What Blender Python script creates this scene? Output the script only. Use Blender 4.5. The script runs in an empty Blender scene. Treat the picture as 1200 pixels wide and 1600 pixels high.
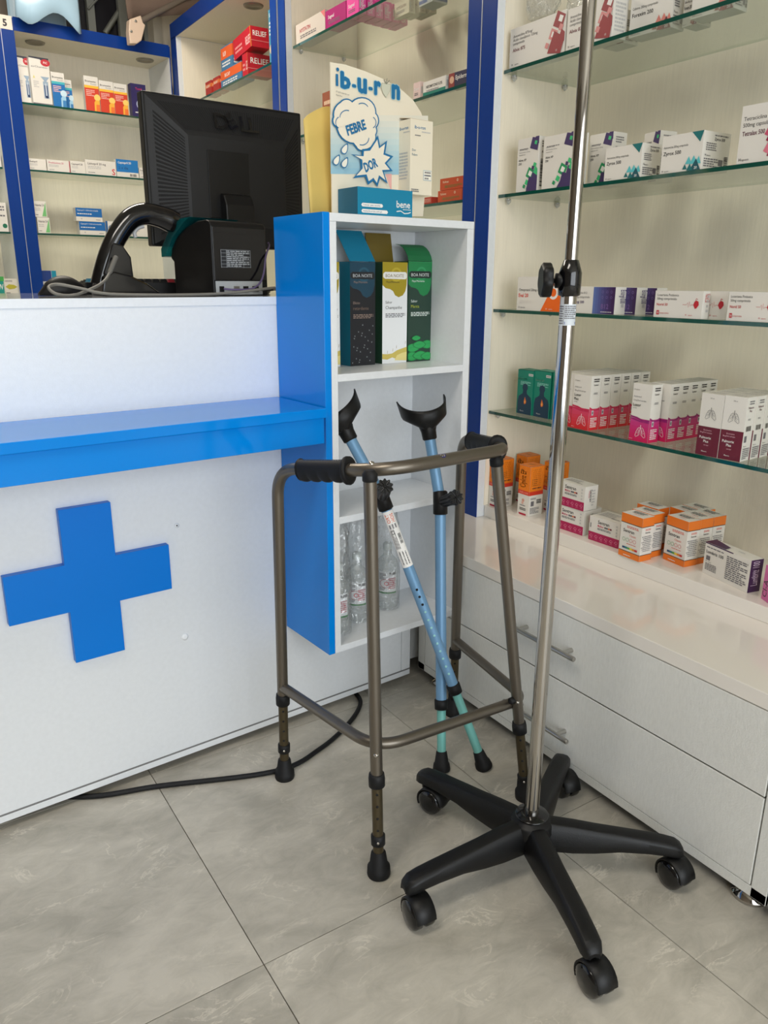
import bpy, bmesh, math, random
from mathutils import Vector, Matrix, noise
random.seed(7)
SC = bpy.context.scene
COL = SC.collection

# ------------------------------------------------------------------ camera
PITCH, ROLL, YAW, FPX, EYE = math.radians(16.673), math.radians(.3288), math.radians(33.26), 1210.47, Vector((0, 0, 1.18))
_F = Vector((math.sin(YAW)*math.cos(PITCH), math.cos(YAW)*math.cos(PITCH), -math.sin(PITCH)))
_R0 = Vector((math.cos(YAW), -math.sin(YAW), 0)); _U0 = _R0.cross(_F)
_R = _R0*math.cos(ROLL) + _U0*math.sin(ROLL); _U = _R.cross(_F)
cam_data = bpy.data.cameras.new('camera'); cam = bpy.data.objects.new('camera', cam_data); COL.objects.link(cam)
cam_data.sensor_fit = 'HORIZONTAL'; cam_data.sensor_width = 36; cam_data.lens = FPX*36/1200; cam_data.clip_start = .02
_m = Matrix((_R, _U, -_F)).transposed().to_4x4(); _m.translation = EYE; cam.matrix_world = _m
SC.camera = cam

# ------------------------------------------------------------------ world, lights, exposure
w = bpy.data.worlds.new('world'); SC.world = w; w.use_nodes = True
bg = w.node_tree.nodes['Background']; bg.inputs[0].default_value = (.76, .88, 1, 1); bg.inputs[1].default_value = .9
def area(name, loc, target, sx, sy, power, col):
    l = bpy.data.lights.new(name, 'AREA'); l.shape = 'RECTANGLE'; l.size = sx; l.size_y = sy; l.energy = power; l.color = col
    o = bpy.data.objects.new(name, l); COL.objects.link(o); o.location = loc
    o.rotation_euler = (Vector(target)-Vector(loc)).to_track_quat('-Z', 'Y').to_euler(); return o
area('shopfront_daylight', (.05, -2.75, 1.5), (.3, 1, 1.0), 3.2, 2.3, 66, (.95, .98, 1))
area('ceiling_lamp_light', (-.5, .6, 2.84), (-.5, .6, 0), 1.2, .6, 13, (1, .93, .82))
area('ceiling_lamp_light', (.6, 3.2, 2.84), (.6, 3.2, 0), 1.2, .3, 24, (1, .90, .76))
SC.view_settings.view_transform = 'Standard'; SC.view_settings.look = 'None'
SC.view_settings.exposure = .5; SC.view_settings.gamma = 1; SC.view_settings.use_curve_mapping = False

# ------------------------------------------------------------------ frames: right wall runs along Y; the counter and back wall are turned a little
D = math.radians(3.596)
CF = Matrix.Rotation(D, 4, 'Z')            # counter frame (u, v, z) -> world
CFI = CF.inverted()
def ray(px, py): return _R*((px-600)/FPX) - _U*((py-800)/FPX) + _F
def hit(px, py, ax, val):
    r = ray(px, py); return EYE + r*((val-EYE[ax])/r[ax])
def hx(px, py, x): return hit(px, py, 0, x)
def hy(px, py, y): return hit(px, py, 1, y)
def hz(px, py, z): return hit(px, py, 2, z)
def hv(px, py, v):                          # point in the counter frame, at depth v
    r = CFI.to_3x3() @ ray(px, py); e = CFI @ EYE; return e + r*((v-e.y)/r.y)
def zup(px, py, p):                         # height where the vertical through p passes nearest this sight line
    r = ray(px, py); k = Vector((p[0]-EYE.x, p[1]-EYE.y)); rr = Vector((r.x, r.y))
    return EYE.z + r.z*(k.dot(rr)/rr.dot(rr))

# ------------------------------------------------------------------ materials
def lin(c):
    return tuple(((x/255)/12.92 if x/255 <= .04045 else ((x/255+.055)/1.055)**2.4) for x in c)
_mats = {}
def mat(name, rgb, rough=.5, metal=0., spec=.5, coat=0., bump=None, var=None, alpha=1., trans=0.):
    if name in _mats: return _mats[name]
    m = bpy.data.materials.new(name); m.use_nodes = True; nt = m.node_tree; b = nt.nodes['Principled BSDF']
    c = (*lin(rgb), 1)
    b.inputs['Base Color'].default_value = c; b.inputs['Roughness'].default_value = rough; b.inputs['Metallic'].default_value = metal
    b.inputs['Specular IOR Level'].default_value = spec; b.inputs['Coat Weight'].default_value = coat; b.inputs['Coat Roughness'].default_value = .06
    b.inputs['Alpha'].default_value = alpha; b.inputs['Transmission Weight'].default_value = trans
    tc = nt.nodes.new('ShaderNodeTexCoord')
    if bump:
        mp = nt.nodes.new('ShaderNodeMapping'); mp.inputs['Scale'].default_value = bump[2] if len(bump) > 2 else (1, 1, 1)
        n = nt.nodes.new('ShaderNodeTexNoise'); n.inputs['Scale'].default_value = bump[0]; n.inputs['Detail'].default_value = 3
        bp = nt.nodes.new('ShaderNodeBump'); bp.inputs['Strength'].default_value = bump[1]; bp.inputs['Distance'].default_value = .002
        nt.links.new(tc.outputs['Object'], mp.inputs[0]); nt.links.new(mp.outputs[0], n.inputs[0]); nt.links.new(n.outputs[0], bp.inputs['Height']); nt.links.new(bp.outputs[0], b.inputs['Normal'])
    if var:
        n = nt.nodes.new('ShaderNodeTexNoise'); n.inputs['Scale'].default_value = var[0]; n.inputs['Detail'].default_value = 5
        mp = nt.nodes.new('ShaderNodeMapping'); mp.inputs['Scale'].default_value = var[2] if len(var) > 2 else (1, 1, 1)
        r = nt.nodes.new('ShaderNodeValToRGB'); k = var[1]
        r.color_ramp.elements[0].position = .3; r.color_ramp.elements[1].position = .7
        r.color_ramp.elements[0].color = (*[x*(1-k) for x in c[:3]], 1); r.color_ramp.elements[1].color = (*[min(1, x*(1+k)) for x in c[:3]], 1)
        nt.links.new(tc.outputs['Object'], mp.inputs[0]); nt.links.new(mp.outputs[0], n.inputs[0]); nt.links.new(n.outputs[0], r.inputs[0]); nt.links.new(r.outputs[0], b.inputs['Base Color'])
    _mats[name] = m; return m
def clear_mat(name, tint, gloss_rough, fac_scale, milk=0., milk_rgb=(230, 235, 235), bump=None):
    m = bpy.data.materials.new(name); m.use_nodes = True; nt = m.node_tree; nt.nodes.clear()
    out = nt.nodes.new('ShaderNodeOutputMaterial'); t = nt.nodes.new('ShaderNodeBsdfTransparent'); t.inputs[0].default_value = (*tint, 1)
    g = nt.nodes.new('ShaderNodeBsdfGlossy'); g.inputs['Roughness'].default_value = gloss_rough
    lw = nt.nodes.new('ShaderNodeLayerWeight'); lw.inputs[0].default_value = .5; pw = nt.nodes.new('ShaderNodeMath'); pw.operation = 'POWER'; pw.inputs[1].default_value = 4.5; fr = nt.nodes.new('ShaderNodeMath'); fr.operation = 'MULTIPLY_ADD'; fr.inputs[1].default_value = .75; fr.inputs[2].default_value = fac_scale*.2; nt.links.new(lw.outputs['Facing'], pw.inputs[0]); nt.links.new(pw.outputs[0], fr.inputs[0])
    mx = nt.nodes.new('ShaderNodeMixShader'); nt.links.new(fr.outputs[0], mx.inputs[0]); nt.links.new(t.outputs[0], mx.inputs[1]); nt.links.new(g.outputs[0], mx.inputs[2])
    last = mx
    if milk:
        d = nt.nodes.new('ShaderNodeBsdfDiffuse'); d.inputs[0].default_value = (*lin(milk_rgb), 1)
        m2 = nt.nodes.new('ShaderNodeMixShader'); m2.inputs[0].default_value = milk; nt.links.new(mx.outputs[0], m2.inputs[1]); nt.links.new(d.outputs[0], m2.inputs[2]); last = m2
    if bump:
        tc = nt.nodes.new('ShaderNodeTexCoord'); n = nt.nodes.new('ShaderNodeTexNoise'); n.inputs['Scale'].default_value = bump[0]; n.inputs['Distortion'].default_value = 1.5
        bp = nt.nodes.new('ShaderNodeBump'); bp.inputs['Strength'].default_value = bump[1]; bp.inputs['Distance'].default_value = .01
        nt.links.new(tc.outputs['Object'], n.inputs[0]); nt.links.new(n.outputs[0], bp.inputs['Height']); nt.links.new(bp.outputs[0], g.inputs['Normal']); nt.links.new(bp.outputs[0], lw.inputs['Normal'])
    nt.links.new(last.outputs[0], out.inputs[0]); return m
_ink = {}
def ink(rgb):
    if isinstance(rgb, str): rgb = INK[rgb]
    if rgb not in _ink:
        _ink[rgb] = mat('ink_%d_%d_%d' % rgb, rgb, .45)
    return _ink[rgb]
INK = dict(k=(30, 28, 34), w=(238, 236, 232), g=(110, 108, 112), lg=(190, 188, 186), red=(190, 40, 45), mag=(178, 28, 88), dmag=(110, 22, 50), or_=(232, 118, 32), teal=(0, 140, 165))
MELA = mat('white_melamine', (226, 229, 232), .32, bump=(260, .12), var=(90, .02))
MELA_D = mat('grey_white_melamine_drawer', (226, 226, 221), .38, bump=(300, .35), var=(220, .035, (1, 1, .25)))
MELA_T = mat('glossy_white_worktop_laminate', (236, 230, 221), .12, coat=.4)
CREAM = mat('cream_woven_melamine', (241, 231, 211), .5, bump=(400, .25, (1, 1, .08)), var=(160, .03, (1, 1, .06)))
BLUE = mat('gloss_blue_laminate', (0, 130, 222), .12, spec=.3, coat=.0)
BLUE_M = mat('satin_blue_laminate', (0, 120, 216), .35, spec=.25)
NAVY = mat('navy_blue_edging', (4, 54, 134), .3, spec=.3)
SEAM = mat('pale_seam_metal', (205, 210, 220), .3, .6)
DARK = mat('dark_gap', (16, 16, 17), .85)
BLACK = mat('black_plastic', (12, 12, 13), .45, spec=.35, bump=(500, .15))
BLACKG = mat('glossy_black_plastic', (9, 9, 11), .14, coat=.3)
RUBBER = mat('black_rubber', (15, 15, 17), .6, spec=.35)
CHROME = mat('chrome', (186, 182, 176), .07, 1.)
STEEL = mat('brushed_steel', (185, 183, 178), .3, 1.)
BRONZE = mat('bronze_anodised_aluminium', (118, 111, 101), .36, .85)
BRONZE_D = mat('dark_bronze_aluminium', (92, 82, 62), .42, .8)
CRUTCH = mat('powder_blue_aluminium', (112, 155, 192), .38, .2)
CRUTCH_T = mat('teal_aluminium', (120, 188, 180), .4, .2)
def glass_pair():
    return clear_mat('clear_shelf_glass', (.90, .945, .925), .02, .22), mat('green_glass_edge', (14, 74, 62), .08, coat=.6)
GLASS, GEDGE = glass_pair()

# ------------------------------------------------------------------ mesh helpers
class MB:
    """collects geometry in a frame M; build() links it as one mesh object"""
    def __init__(s, M=None): s.v = []; s.f = []; s.mi = []; s.mats = []; s.sm = []; s.M = M or Matrix()
    def _m(s, m):
        if m not in s.mats: s.mats.append(m)
        return s.mats.index(m)
    def add(s, vs, fs, m, smooth=False):
        o = len(s.v); s.v += [s.M @ Vector(p) for p in vs]; k = s._m(m)
        for f in fs: s.f.append([o+i for i in f]); s.mi.append(k); s.sm.append(smooth)
    def box(s, a, b, m):
        x0, x1 = sorted((a[0], b[0])); y0, y1 = sorted((a[1], b[1])); z0, z1 = sorted((a[2], b[2]))
        s.add([(x0, y0, z0), (x1, y0, z0), (x1, y1, z0), (x0, y1, z0), (x0, y0, z1), (x1, y0, z1), (x1, y1, z1), (x0, y1, z1)],
              [(0, 3, 2, 1), (4, 5, 6, 7), (0, 1, 5, 4), (1, 2, 6, 5), (2, 3, 7, 6), (3, 0, 4, 7)], m); return s
    def prism(s, pts, off, m):              # closed polygon of 3-D points swept by off
        n = len(pts); p = [Vector(q) for q in pts]; off = Vector(off)
        s.add(p + [q+off for q in p], [tuple(range(n))[::-1], tuple(range(n, 2*n))] + [(i, (i+1) % n, n+(i+1) % n, n+i) for i in range(n)], m); return s
    def tube(s, pts, r, m, seg=16, cap=True, flat=None):
        P = [Vector(p) for p in pts]; n = len(P); rs = r if isinstance(r, (list, tuple)) else [r]*n
        T = [(P[min(i+1, n-1)]-P[max(i-1, 0)]).normalized() for i in range(n)]
        a = Vector((0, 0, 1)) if abs(T[0].z) < .9 else Vector((1, 0, 0))
        N = (a-T[0]*a.dot(T[0])).normalized(); vs = []
        for i in range(n):
            N = (N-T[i]*N.dot(T[i])).normalized(); B = T[i].cross(N)
            for k in range(seg):
                t = 2*math.pi*k/seg; ra = rs[i]; rb = ra*(flat or 1)
                vs.append(P[i]+N*(math.cos(t)*ra)+B*(math.sin(t)*rb))
        fs = [(i*seg+k, i*seg+(k+1) % seg, (i+1)*seg+(k+1) % seg, (i+1)*seg+k) for i in range(n-1) for k in range(seg)]
        s.add(vs, fs, m, True)
        if cap: s.add([vs[k] for k in range(seg)], [tuple(range(seg))[::-1]], m); s.add([vs[(n-1)*seg+k] for k in range(seg)], [tuple(range(seg))], m)
        return s
    def lathe(s, c, prof, m, axis=(0, 0, 1), seg=24, smooth=True):   # prof [(r, h)]
        A = Vector(axis).normalized(); c = Vector(c); a = Vector((1, 0, 0)) if abs(A.x) < .9 else Vector((0, 1, 0))
        N = (a-A*a.dot(A)).normalized(); B = A.cross(N); vs = []
        for r, h in prof:
            for k in range(seg):
                t = 2*math.pi*k/seg; vs.append(c+A*h+N*(r*math.cos(t))+B*(r*math.sin(t)))
        fs = [(i*seg+k, i*seg+(k+1) % seg, (i+1)*seg+(k+1) % seg, (i+1)*seg+k) for i in range(len(prof)-1) for k in range(seg)]
        s.add(vs, fs, m, smooth)
        if prof[0][0] > 1e-5: s.add(vs[:seg], [tuple(range(seg))[::-1]], m)
        if prof[-1][0] > 1e-5: s.add(vs[-seg:], [tuple(range(seg))], m)
        return s
    def loft(s, rings, m, smooth=True, cap=True, closed=True):
        seg = len(rings[0]); vs = [Vector(p) for r in rings for p in r]; kk = seg if closed else seg-1
        s.add(vs, [(i*seg+k, i*seg+(k+1) % seg, (i+1)*seg+(k+1) % seg, (i+1)*seg+k) for i in range(len(rings)-1) for k in range(kk)], m, smooth)
        if cap: s.add(rings[0], [tuple(range(seg))[::-1]], m); s.add(rings[-1], [tuple(range(seg))], m)
        return s
    def build(s, name, parent=None, origin=None, bevel=0., label=None, solid=0., sub=0):
        me = bpy.data.meshes.new(name)
        if parent is not None: inv = parent.matrix_basis.inverted() if parent.parent is None else (parent.parent.matrix_basis @ parent.matrix_basis).inverted()
        else: inv = Matrix.Translation(-Vector(origin)) if origin is not None else Matrix()
        me.from_pydata([inv @ p for p in s.v], [], s.f)
        for mm in s.mats: me.materials.append(mm)
        me.polygons.foreach_set('material_index', s.mi); me.polygons.foreach_set('use_smooth', s.sm)
        bm = bmesh.new(); bm.from_mesh(me)
        if not getattr(s, 'flat_print', False): bmesh.ops.recalc_face_normals(bm, faces=bm.faces)
        bm.to_mesh(me); bm.free(); me.update()
        o = bpy.data.objects.new(name, me); COL.objects.link(o)
        if parent is not None: o.parent = parent
        elif origin is not None: o.location = origin
        if solid: md = o.modifiers.new('thickness', 'SOLIDIFY'); md.thickness = solid; md.offset = 0
        if bevel: md = o.modifiers.new('soft_edges', 'BEVEL'); md.width = bevel; md.segments = 2; md.limit_method = 'ANGLE'; md.angle_limit = math.radians(40)
        if sub: md = o.modifiers.new('smooth', 'SUBSURF'); md.levels = sub; md.render_levels = sub
        if label: o['label'] = label
        return o
def thing(name, label, cat, loc=(0, 0, 0), rz=0., group=None):
    o = bpy.data.objects.new(name, None); o.empty_display_size = .05; COL.objects.link(o)
    o.matrix_basis = Matrix.Translation(Vector(loc)) @ Matrix.Rotation(rz, 4, 'Z'); return tag(o, label, cat, group)
def tag(o, label, cat, group=None):
    o['label'] = label; o['category'] = cat
    if group: o['group'] = group
    return o
def struct(o): o['kind'] = 'structure'; return o
def catmull(pts, n=8):
    P = [Vector(p) for p in pts]; P = [P[0]*2-P[1]] + P + [P[-1]*2-P[-2]]; out = []
    for i in range(1, len(P)-2):
        for k in range(n):
            t = k/n; a, b, c, d = P[i-1:i+3]
            out.append(.5*((2*b)+(c-a)*t+(2*a-5*b+4*c-d)*t*t+(3*b-a-3*c+d)*t**3))
    out.append(P[-2]); return out

# ------------------------------------------------------------------ flat print on faces
_txt = {}
def text_geo(s, bold):
    k = (s, bold)
    if k not in _txt:
        c = bpy.data.curves.new('t', 'FONT'); c.body = s; c.resolution_u = 2; c.size = 1; c.offset = min(bold, .012)
        o = bpy.data.objects.new('t', c); me = bpy.data.meshes.new_from_object(o)
        vs = [v.co.copy() for v in me.vertices]; fs = [tuple(p.vertices) for p in me.polygons]
        x0 = min([v.x for v in vs] or [0]); x1 = max([v.x for v in vs] or [1])
        _txt[k] = ([Vector((v.x-x0, v.y, 0)) for v in vs], fs, x1-x0)
        bpy.data.objects.remove(o); bpy.data.curves.remove(c); bpy.data.meshes.remove(me)
    return _txt[k]
class Print:
    """flat lettering and pictures lying on a plane: o origin, ex right, ey up (full face vectors), nrm outward"""
    def __init__(s, M=None): s.mb = MB(M); s.mb.flat_print = True
    def face(s, o, ex, ey): s.o, s.ex, s.ey = Vector(o), Vector(ex), Vector(ey); s.n = s.ex.cross(s.ey).normalized(); s.lay = .00025; s.W = s.ex.length; s.H = s.ey.length; return s
    def p(s, u, v): return s.o+s.ex*u+s.ey*v+s.n*s.lay
    def up(s): s.lay += .00007
    def poly(s, pts, c): s.up(); s.mb.add([s.p(*q) for q in pts], [tuple(range(len(pts)))], ink(c)); return s
    def fan(s, pts, c):
        s.up(); n = len(pts); cu = sum(p[0] for p in pts)/n; cv = sum(p[1] for p in pts)/n
        s.mb.add([s.p(cu, cv)]+[s.p(*q) for q in pts], [(0, 1+i, 1+(i+1) % n) for i in range(n)], ink(c)); return s
    def rect(s, a, b, c, d, col): return s.poly([(a, b), (c, b), (c, d), (a, d)], col)
    def sheet(s, col, n):
        s.up(); s.mb.add([s.p(i/n, j) for i in range(n+1) for j in (0, 1)], [(2*i, 2*i+2, 2*i+3, 2*i+1) for i in range(n)], ink(col)); return s
    def text(s, t, u, v, h, wmax, col, bold=.0, rot=0.):     # h = letter size as share of face height (rot 0)
        s.up(); vs, fs, wd = text_geo(t, bold); size = h*s.H/.72; sx = min(size, wmax*s.W/max(wd, 1e-6)) if wmax else size
        cr, sr = math.cos(rot), math.sin(rot); X = s.ex.normalized(); Y = s.ey.normalized(); o = s.p(u, v)
        if rot and wmax: sx = min(size, wmax*s.H/max(wd, 1e-6)) if abs(sr) > .7 else sx
        s.mb.add([o+X*(q.x*sx*cr-q.y*size*sr)+Y*(q.x*sx*sr+q.y*size*cr) for q in vs], fs, ink(col)); return s
    def lines(s, a, b, c, d, n, col='g'):
        s.up(); rnd = random.Random(int(1000*(a+b*3+c*7+n))); vs = []; fs = []
        for i in range(n):
            y = d-(d-b)*(i+.5)/n; t = (d-b)/n*.27; x = a; end = a+(c-a)*(rnd.uniform(.6, 1) if i % 3 == 2 else 1)
            while x < end-.01:
                wv = min(rnd.uniform(.08, .22)*(c-a), end-x); k = len(vs)
                vs += [s.p(x, y-t), s.p(x+wv, y-t), s.p(x+wv, y+t), s.p(x, y+t)]; fs.append((k, k+1, k+2, k+3)); x += wv+.035*(c-a)
        s.mb.add(vs, fs, ink(col)); return s
    def bars(s, a, b, c, d, col='k', n=14, vert=False):
        s.up(); rnd = random.Random(n); vs = []; fs = []
        for i in range(n):
            wv = rnd.uniform(.3, .8)/n; k = len(vs); q = i/n
            r = [(a+(c-a)*q, b), (a+(c-a)*(q+wv), b), (a+(c-a)*(q+wv), d), (a+(c-a)*q, d)] if not vert else [(a, b+(d-b)*q), (c, b+(d-b)*q), (c, b+(d-b)*(q+wv)), (a, b+(d-b)*(q+wv))]
            vs += [s.p(*e) for e in r]; fs.append((k, k+1, k+2, k+3))
        s.mb.add(vs, fs, ink(col)); return s
    def disc(s, u, v, r, col, hole=0., seg=18, sq=1.):      # r as share of face height
        s.up(); X = s.ex.normalized(); Y = s.ey.normalized(); o = s.p(u, v); R = r*s.H
        ring = lambda q: [o+X*(q*R*sq*math.cos(2*math.pi*k/seg))+Y*(q*R*math.sin(2*math.pi*k/seg)) for k in range(seg)]
        if hole: s.mb.add(ring(1)+ring(hole), [(k, (k+1) % seg, seg+(k+1) % seg, seg+k) for k in range(seg)], ink(col))
        else: s.mb.add(ring(1), [tuple(range(seg))], ink(col))
        return s
    def stroke(s, pts, wd, col):                            # wd as share of face height
        s.up(); P = [s.p(*q) for q in pts]; h = wd*s.H/2; vs = []; n = len(P)
        for i in range(n):
            t = (P[min(i+1, n-1)]-P[max(i-1, 0)]).normalized(); b = s.n.cross(t)*h; vs += [P[i]-b, P[i]+b]
        s.mb.add(vs, [(2*i, 2*i+2, 2*i+3, 2*i+1) for i in range(n-1)], ink(col)); return s
    def btext(s, t, u, v, h, wmax, col, fat, rot=0.):
        for k in range(6):
            q = k*math.pi/3; s.text(t, u+fat*math.cos(q)/s.W, v+fat*math.sin(q)/s.H, h, wmax, col, .012, rot)
        return s
    def build(s, name, parent): return s.mb.build(name, parent)

def carton(w, d, h, body, name='medicine_box', top_bulge=0.):
    """a folded card box: front face -Y, width along X, base at z 0"""
    mb = MB(); m = ink(body); b = .0006
    mb.box((-w/2, 0, 0), (w/2, d, h), m)
    mb.add([(-w/2+.001, .0012, h), (w/2-.001, .0012, h), (w/2-.001, d-.001, h+top_bulge+.0006), (-w/2+.001, d-.001, h+top_bulge+.0006)], [(0, 1, 2, 3)], m)
    return mb.build(name)
def faces(w, d, h):
    return dict(f=((-w/2, 0, 0), (w, 0, 0), (0, 0, h)), r=((w/2, 0, 0), (0, d, 0), (0, 0, h)), l=((-w/2, d, 0), (0, -d, 0), (0, 0, h)), t=((-w/2, 0, h+.0008), (w, 0, 0), (0, d, 0)), k=((w/2, d, 0), (-w, 0, 0), (0, 0, h)))
_protos = {}
def boxpx(key, z, A, B, T, depth, art, label, group=None, cat='medicine box', name='medicine_box', body=(226, 222, 214), w=None, rot=None, h=None, anchor='B', v=None, x=None):
    """carton whose front bottom edge runs between the sight lines A and B on the surface of height z; T fixes its height"""
    if v is None and x is None and z > .7 and min(hz(*A, z).x, hz(*B, z).x) < XG+.003: x = XG+.004
    if v is not None:
        a, b, t_ = hv(*A, v), hv(*B, v), hv(T[0], T[1], v); h = h or max(.012, t_.z-z) if h is None else h; h = max(.012, t_.z-b.z) if True else h
        a, b = CF @ Vector((a.x, v, z)), CF @ Vector((b.x, v, z)); rot = D
    elif x is not None:
        a, b, t_ = hx(*A, x), hx(*B, x), hx(T[0], T[1], x); h = h or max(.012, t_.z-b.z); a.z = b.z = z; rot = -math.pi/2
    else: a = hz(*A, z); b = hz(*B, z)
    wd = w or (b-a).length; th = math.atan2(b.y-a.y, b.x-a.x) if rot is None else rot
    if h is None: h = zup(*T, b if anchor == 'B' else a)-z
    dirx = Vector((math.cos(th), math.sin(th), 0)); c = b-dirx*wd/2 if anchor == 'B' else a+dirx*wd/2
    k = (key, name)
    if key and k in _protos:
        src, (w0, d0, h0) = _protos[k]; o = src.copy(); COL.objects.link(o)
        for ch in src.children: q = ch.copy(); COL.objects.link(q); q.parent = o
        o.scale = (wd/w0, depth/d0, h/h0) if not w else (1, 1, 1)
    else:
        o = carton(wd, depth, h, body, name); P = Print(); F = faces(wd, depth, h)
        if art: art(P, F); P.build('printing', o)
        if key: _protos[k] = (o, (wd, depth, h))
    o.location = (c.x, c.y, z+.0004); o.rotation_euler = (0, 0, th); return tag(o, label, cat, group)
def copybox(src, loc, rz, label, group=None, scale=None):
    o = src.copy(); COL.objects.link(o)
    for ch in src.children: q = ch.copy(); COL.objects.link(q); q.parent = o
    o.location = loc; o.rotation_euler = (0, 0, rz); tag(o, label, o['category'], group)
    if scale: o.scale = scale
    return o

# ================================================================== ROOM SHELL
def tile_mat():
    m = bpy.data.materials.new('veined_porcelain_tile'); m.use_nodes = True; nt = m.node_tree; b = nt.nodes['Principled BSDF']; N = nt.nodes.new; L = nt.links.new
    tc = N('ShaderNodeTexCoord'); oi = N('ShaderNodeObjectInfo'); mul = N('ShaderNodeVectorMath'); mul.operation = 'SCALE'; mul.inputs['Scale'].default_value = 13
    comb = N('ShaderNodeCombineXYZ'); L(oi.outputs['Random'], comb.inputs[0]); L(oi.outputs['Random'], comb.inputs[1]); L(comb.outputs[0], mul.inputs[0])
    add = N('ShaderNodeVectorMath'); L(tc.outputs['Object'], add.inputs[0]); L(mul.outputs[0], add.inputs[1])
    mp = N('ShaderNodeMapping'); mp.inputs['Scale'].default_value = (2.0, 3.4, 1); mp.inputs['Rotation'].default_value = (0, 0, .5); L(add.outputs[0], mp.inputs[0])
    big = N('ShaderNodeTexNoise'); big.inputs['Scale'].default_value = 1.6; big.inputs['Detail'].default_value = 6; big.inputs['Distortion'].default_value = 1.0; L(mp.outputs[0], big.inputs[0])
    r1 = N('ShaderNodeValToRGB'); r1.color_ramp.elements[0].position = .38; r1.color_ramp.elements[1].position = .62
    r1.color_ramp.elements[0].color = (*lin((164, 159, 147)), 1); r1.color_ramp.elements[1].color = (*lin((198, 192, 179)), 1); fn = N('ShaderNodeTexNoise'); fn.inputs['Scale'].default_value = 7; fn.inputs['Detail'].default_value = 10; fn.inputs['Roughness'].default_value = .7; fn.inputs['Distortion'].default_value = .8; L(mp.outputs[0], fn.inputs[0])
    av = N('ShaderNodeMix'); av.inputs['Factor'].default_value = .42; L(big.outputs[0], av.inputs['A']); L(fn.outputs[0], av.inputs['B']); L(av.outputs['Result'], r1.inputs[0])
    v = N('ShaderNodeTexNoise'); v.inputs['Scale'].default_value = 3.0; v.inputs['Detail'].default_value = 9; v.inputs['Roughness'].default_value = .62; v.inputs['Distortion'].default_value = 1.3; L(mp.outputs[0], v.inputs[0])
    r2 = N('ShaderNodeValToRGB'); e = r2.color_ramp.elements; e[0].position = .48; e[0].color = (0, 0, 0, 1); e[1].position = .5; e[1].color = (1, 1, 1, 1); e2 = e.new(.518); e2.color = (0, 0, 0, 1); L(v.outputs[0], r2.inputs[0])
    msk = N('ShaderNodeTexNoise'); msk.inputs['Scale'].default_value = 3.5; L(mp.outputs[0], msk.inputs[0])
    r3 = N('ShaderNodeValToRGB'); r3.color_ramp.elements[0].position = .48; r3.color_ramp.elements[1].position = .66; L(msk.outputs[0], r3.inputs[0])
    mm = N('ShaderNodeMath'); mm.operation = 'MULTIPLY'; L(r2.outputs[0], mm.inputs[0]); L(r3.outputs[0], mm.inputs[1])
    m2 = N('ShaderNodeMath'); m2.operation = 'MULTIPLY'; m2.inputs[1].default_value = .62; L(mm.outputs[0], m2.inputs[0])
    mx = N('ShaderNodeMix'); mx.data_type = 'RGBA'; L(m2.outputs[0], mx.inputs['Factor']); L(r1.outputs[0], mx.inputs['A']); mx.inputs['B'].default_value = (*lin((226, 219, 204)), 1)
    L(mx.outputs['Result'], b.inputs['Base Color']); b.inputs['Roughness'].default_value = .42
    bp = N('ShaderNodeBump'); bp.inputs['Strength'].default_value = .12; bp.inputs['Distance'].default_value = .002; L(v.outputs[0], bp.inputs['Height']); L(bp.outputs[0], b.inputs['Normal'])
    return m
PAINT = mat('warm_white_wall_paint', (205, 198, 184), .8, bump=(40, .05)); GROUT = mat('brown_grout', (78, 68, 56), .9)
X0, X1, Y0 = -2.6, 1.9, -2.9
fl = struct(MB().box((X0, Y0, -.05), (X1+.1, 5.0, -.0035), GROUT).build('floor'))
TS = .662; TM = tile_mat(); tm = None
for i in range(-5, 3):
    for j in range(-6, 6):
        x, y = .427+TS*i, 1.036+TS*j
        if x+TS < X0 or x > X1 or y > 4.95: continue
        if tm is None:
            t = MB().box((.0009, .0009, -.0035), (TS-.0009, TS-.0009, 0), TM).build('tile', bevel=.0005); tm = t
        else: t = tm.copy(); COL.objects.link(t)
        t.parent = fl; t.location = (x, y, 0)
struct(MB().box((X0, Y0, 2.9), (X1+.1, 5.0, 2.96), PAINT).build('ceiling'))
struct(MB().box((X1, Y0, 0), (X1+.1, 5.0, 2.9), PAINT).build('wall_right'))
struct(MB().box((X0-.1, Y0, 0), (X0, 5.0, 2.9), mat('light_damping_taupe', (120, 110, 98), .8)).build('wall_left'))  # unseen wall, toned down so less light bounces onto the blue side panel
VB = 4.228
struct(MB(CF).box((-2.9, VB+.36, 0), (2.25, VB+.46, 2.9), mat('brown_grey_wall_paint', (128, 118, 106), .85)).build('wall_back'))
wf = MB(); wx0, wx1, wz0, wz1 = -2.2, 1.8, .12, 2.7
wf.box((X0, Y0-.1, 0), (X1, Y0, wz0), PAINT); wf.box((X0, Y0-.1, wz1), (X1, Y0, 2.9), PAINT); wf.box((X0, Y0-.1, wz0), (wx0, Y0, wz1), PAINT); wf.box((wx1, Y0-.1, wz0), (X1, Y0, wz1), PAINT)
struct(wf.build('wall_front'))
win = MB()
for a in (wx0, wx0+1.22, wx0+2.45, wx1-.05): win.box((a, Y0-.07, wz0), (a+.05, Y0-.03, wz1), STEEL)
win.box((wx0, Y0-.07, wz0), (wx1, Y0-.03, wz0+.05), STEEL); win.box((wx0, Y0-.07, wz1-.05), (wx1, Y0-.03, wz1), STEEL)
wo = struct(win.build('window_1')); MB().box((wx0, Y0-.052, wz0), (wx1, Y0-.048, wz1), clear_mat('shop_window_glass', (.97, .98, .98), .0, .1)).build('pane', wo)
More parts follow.
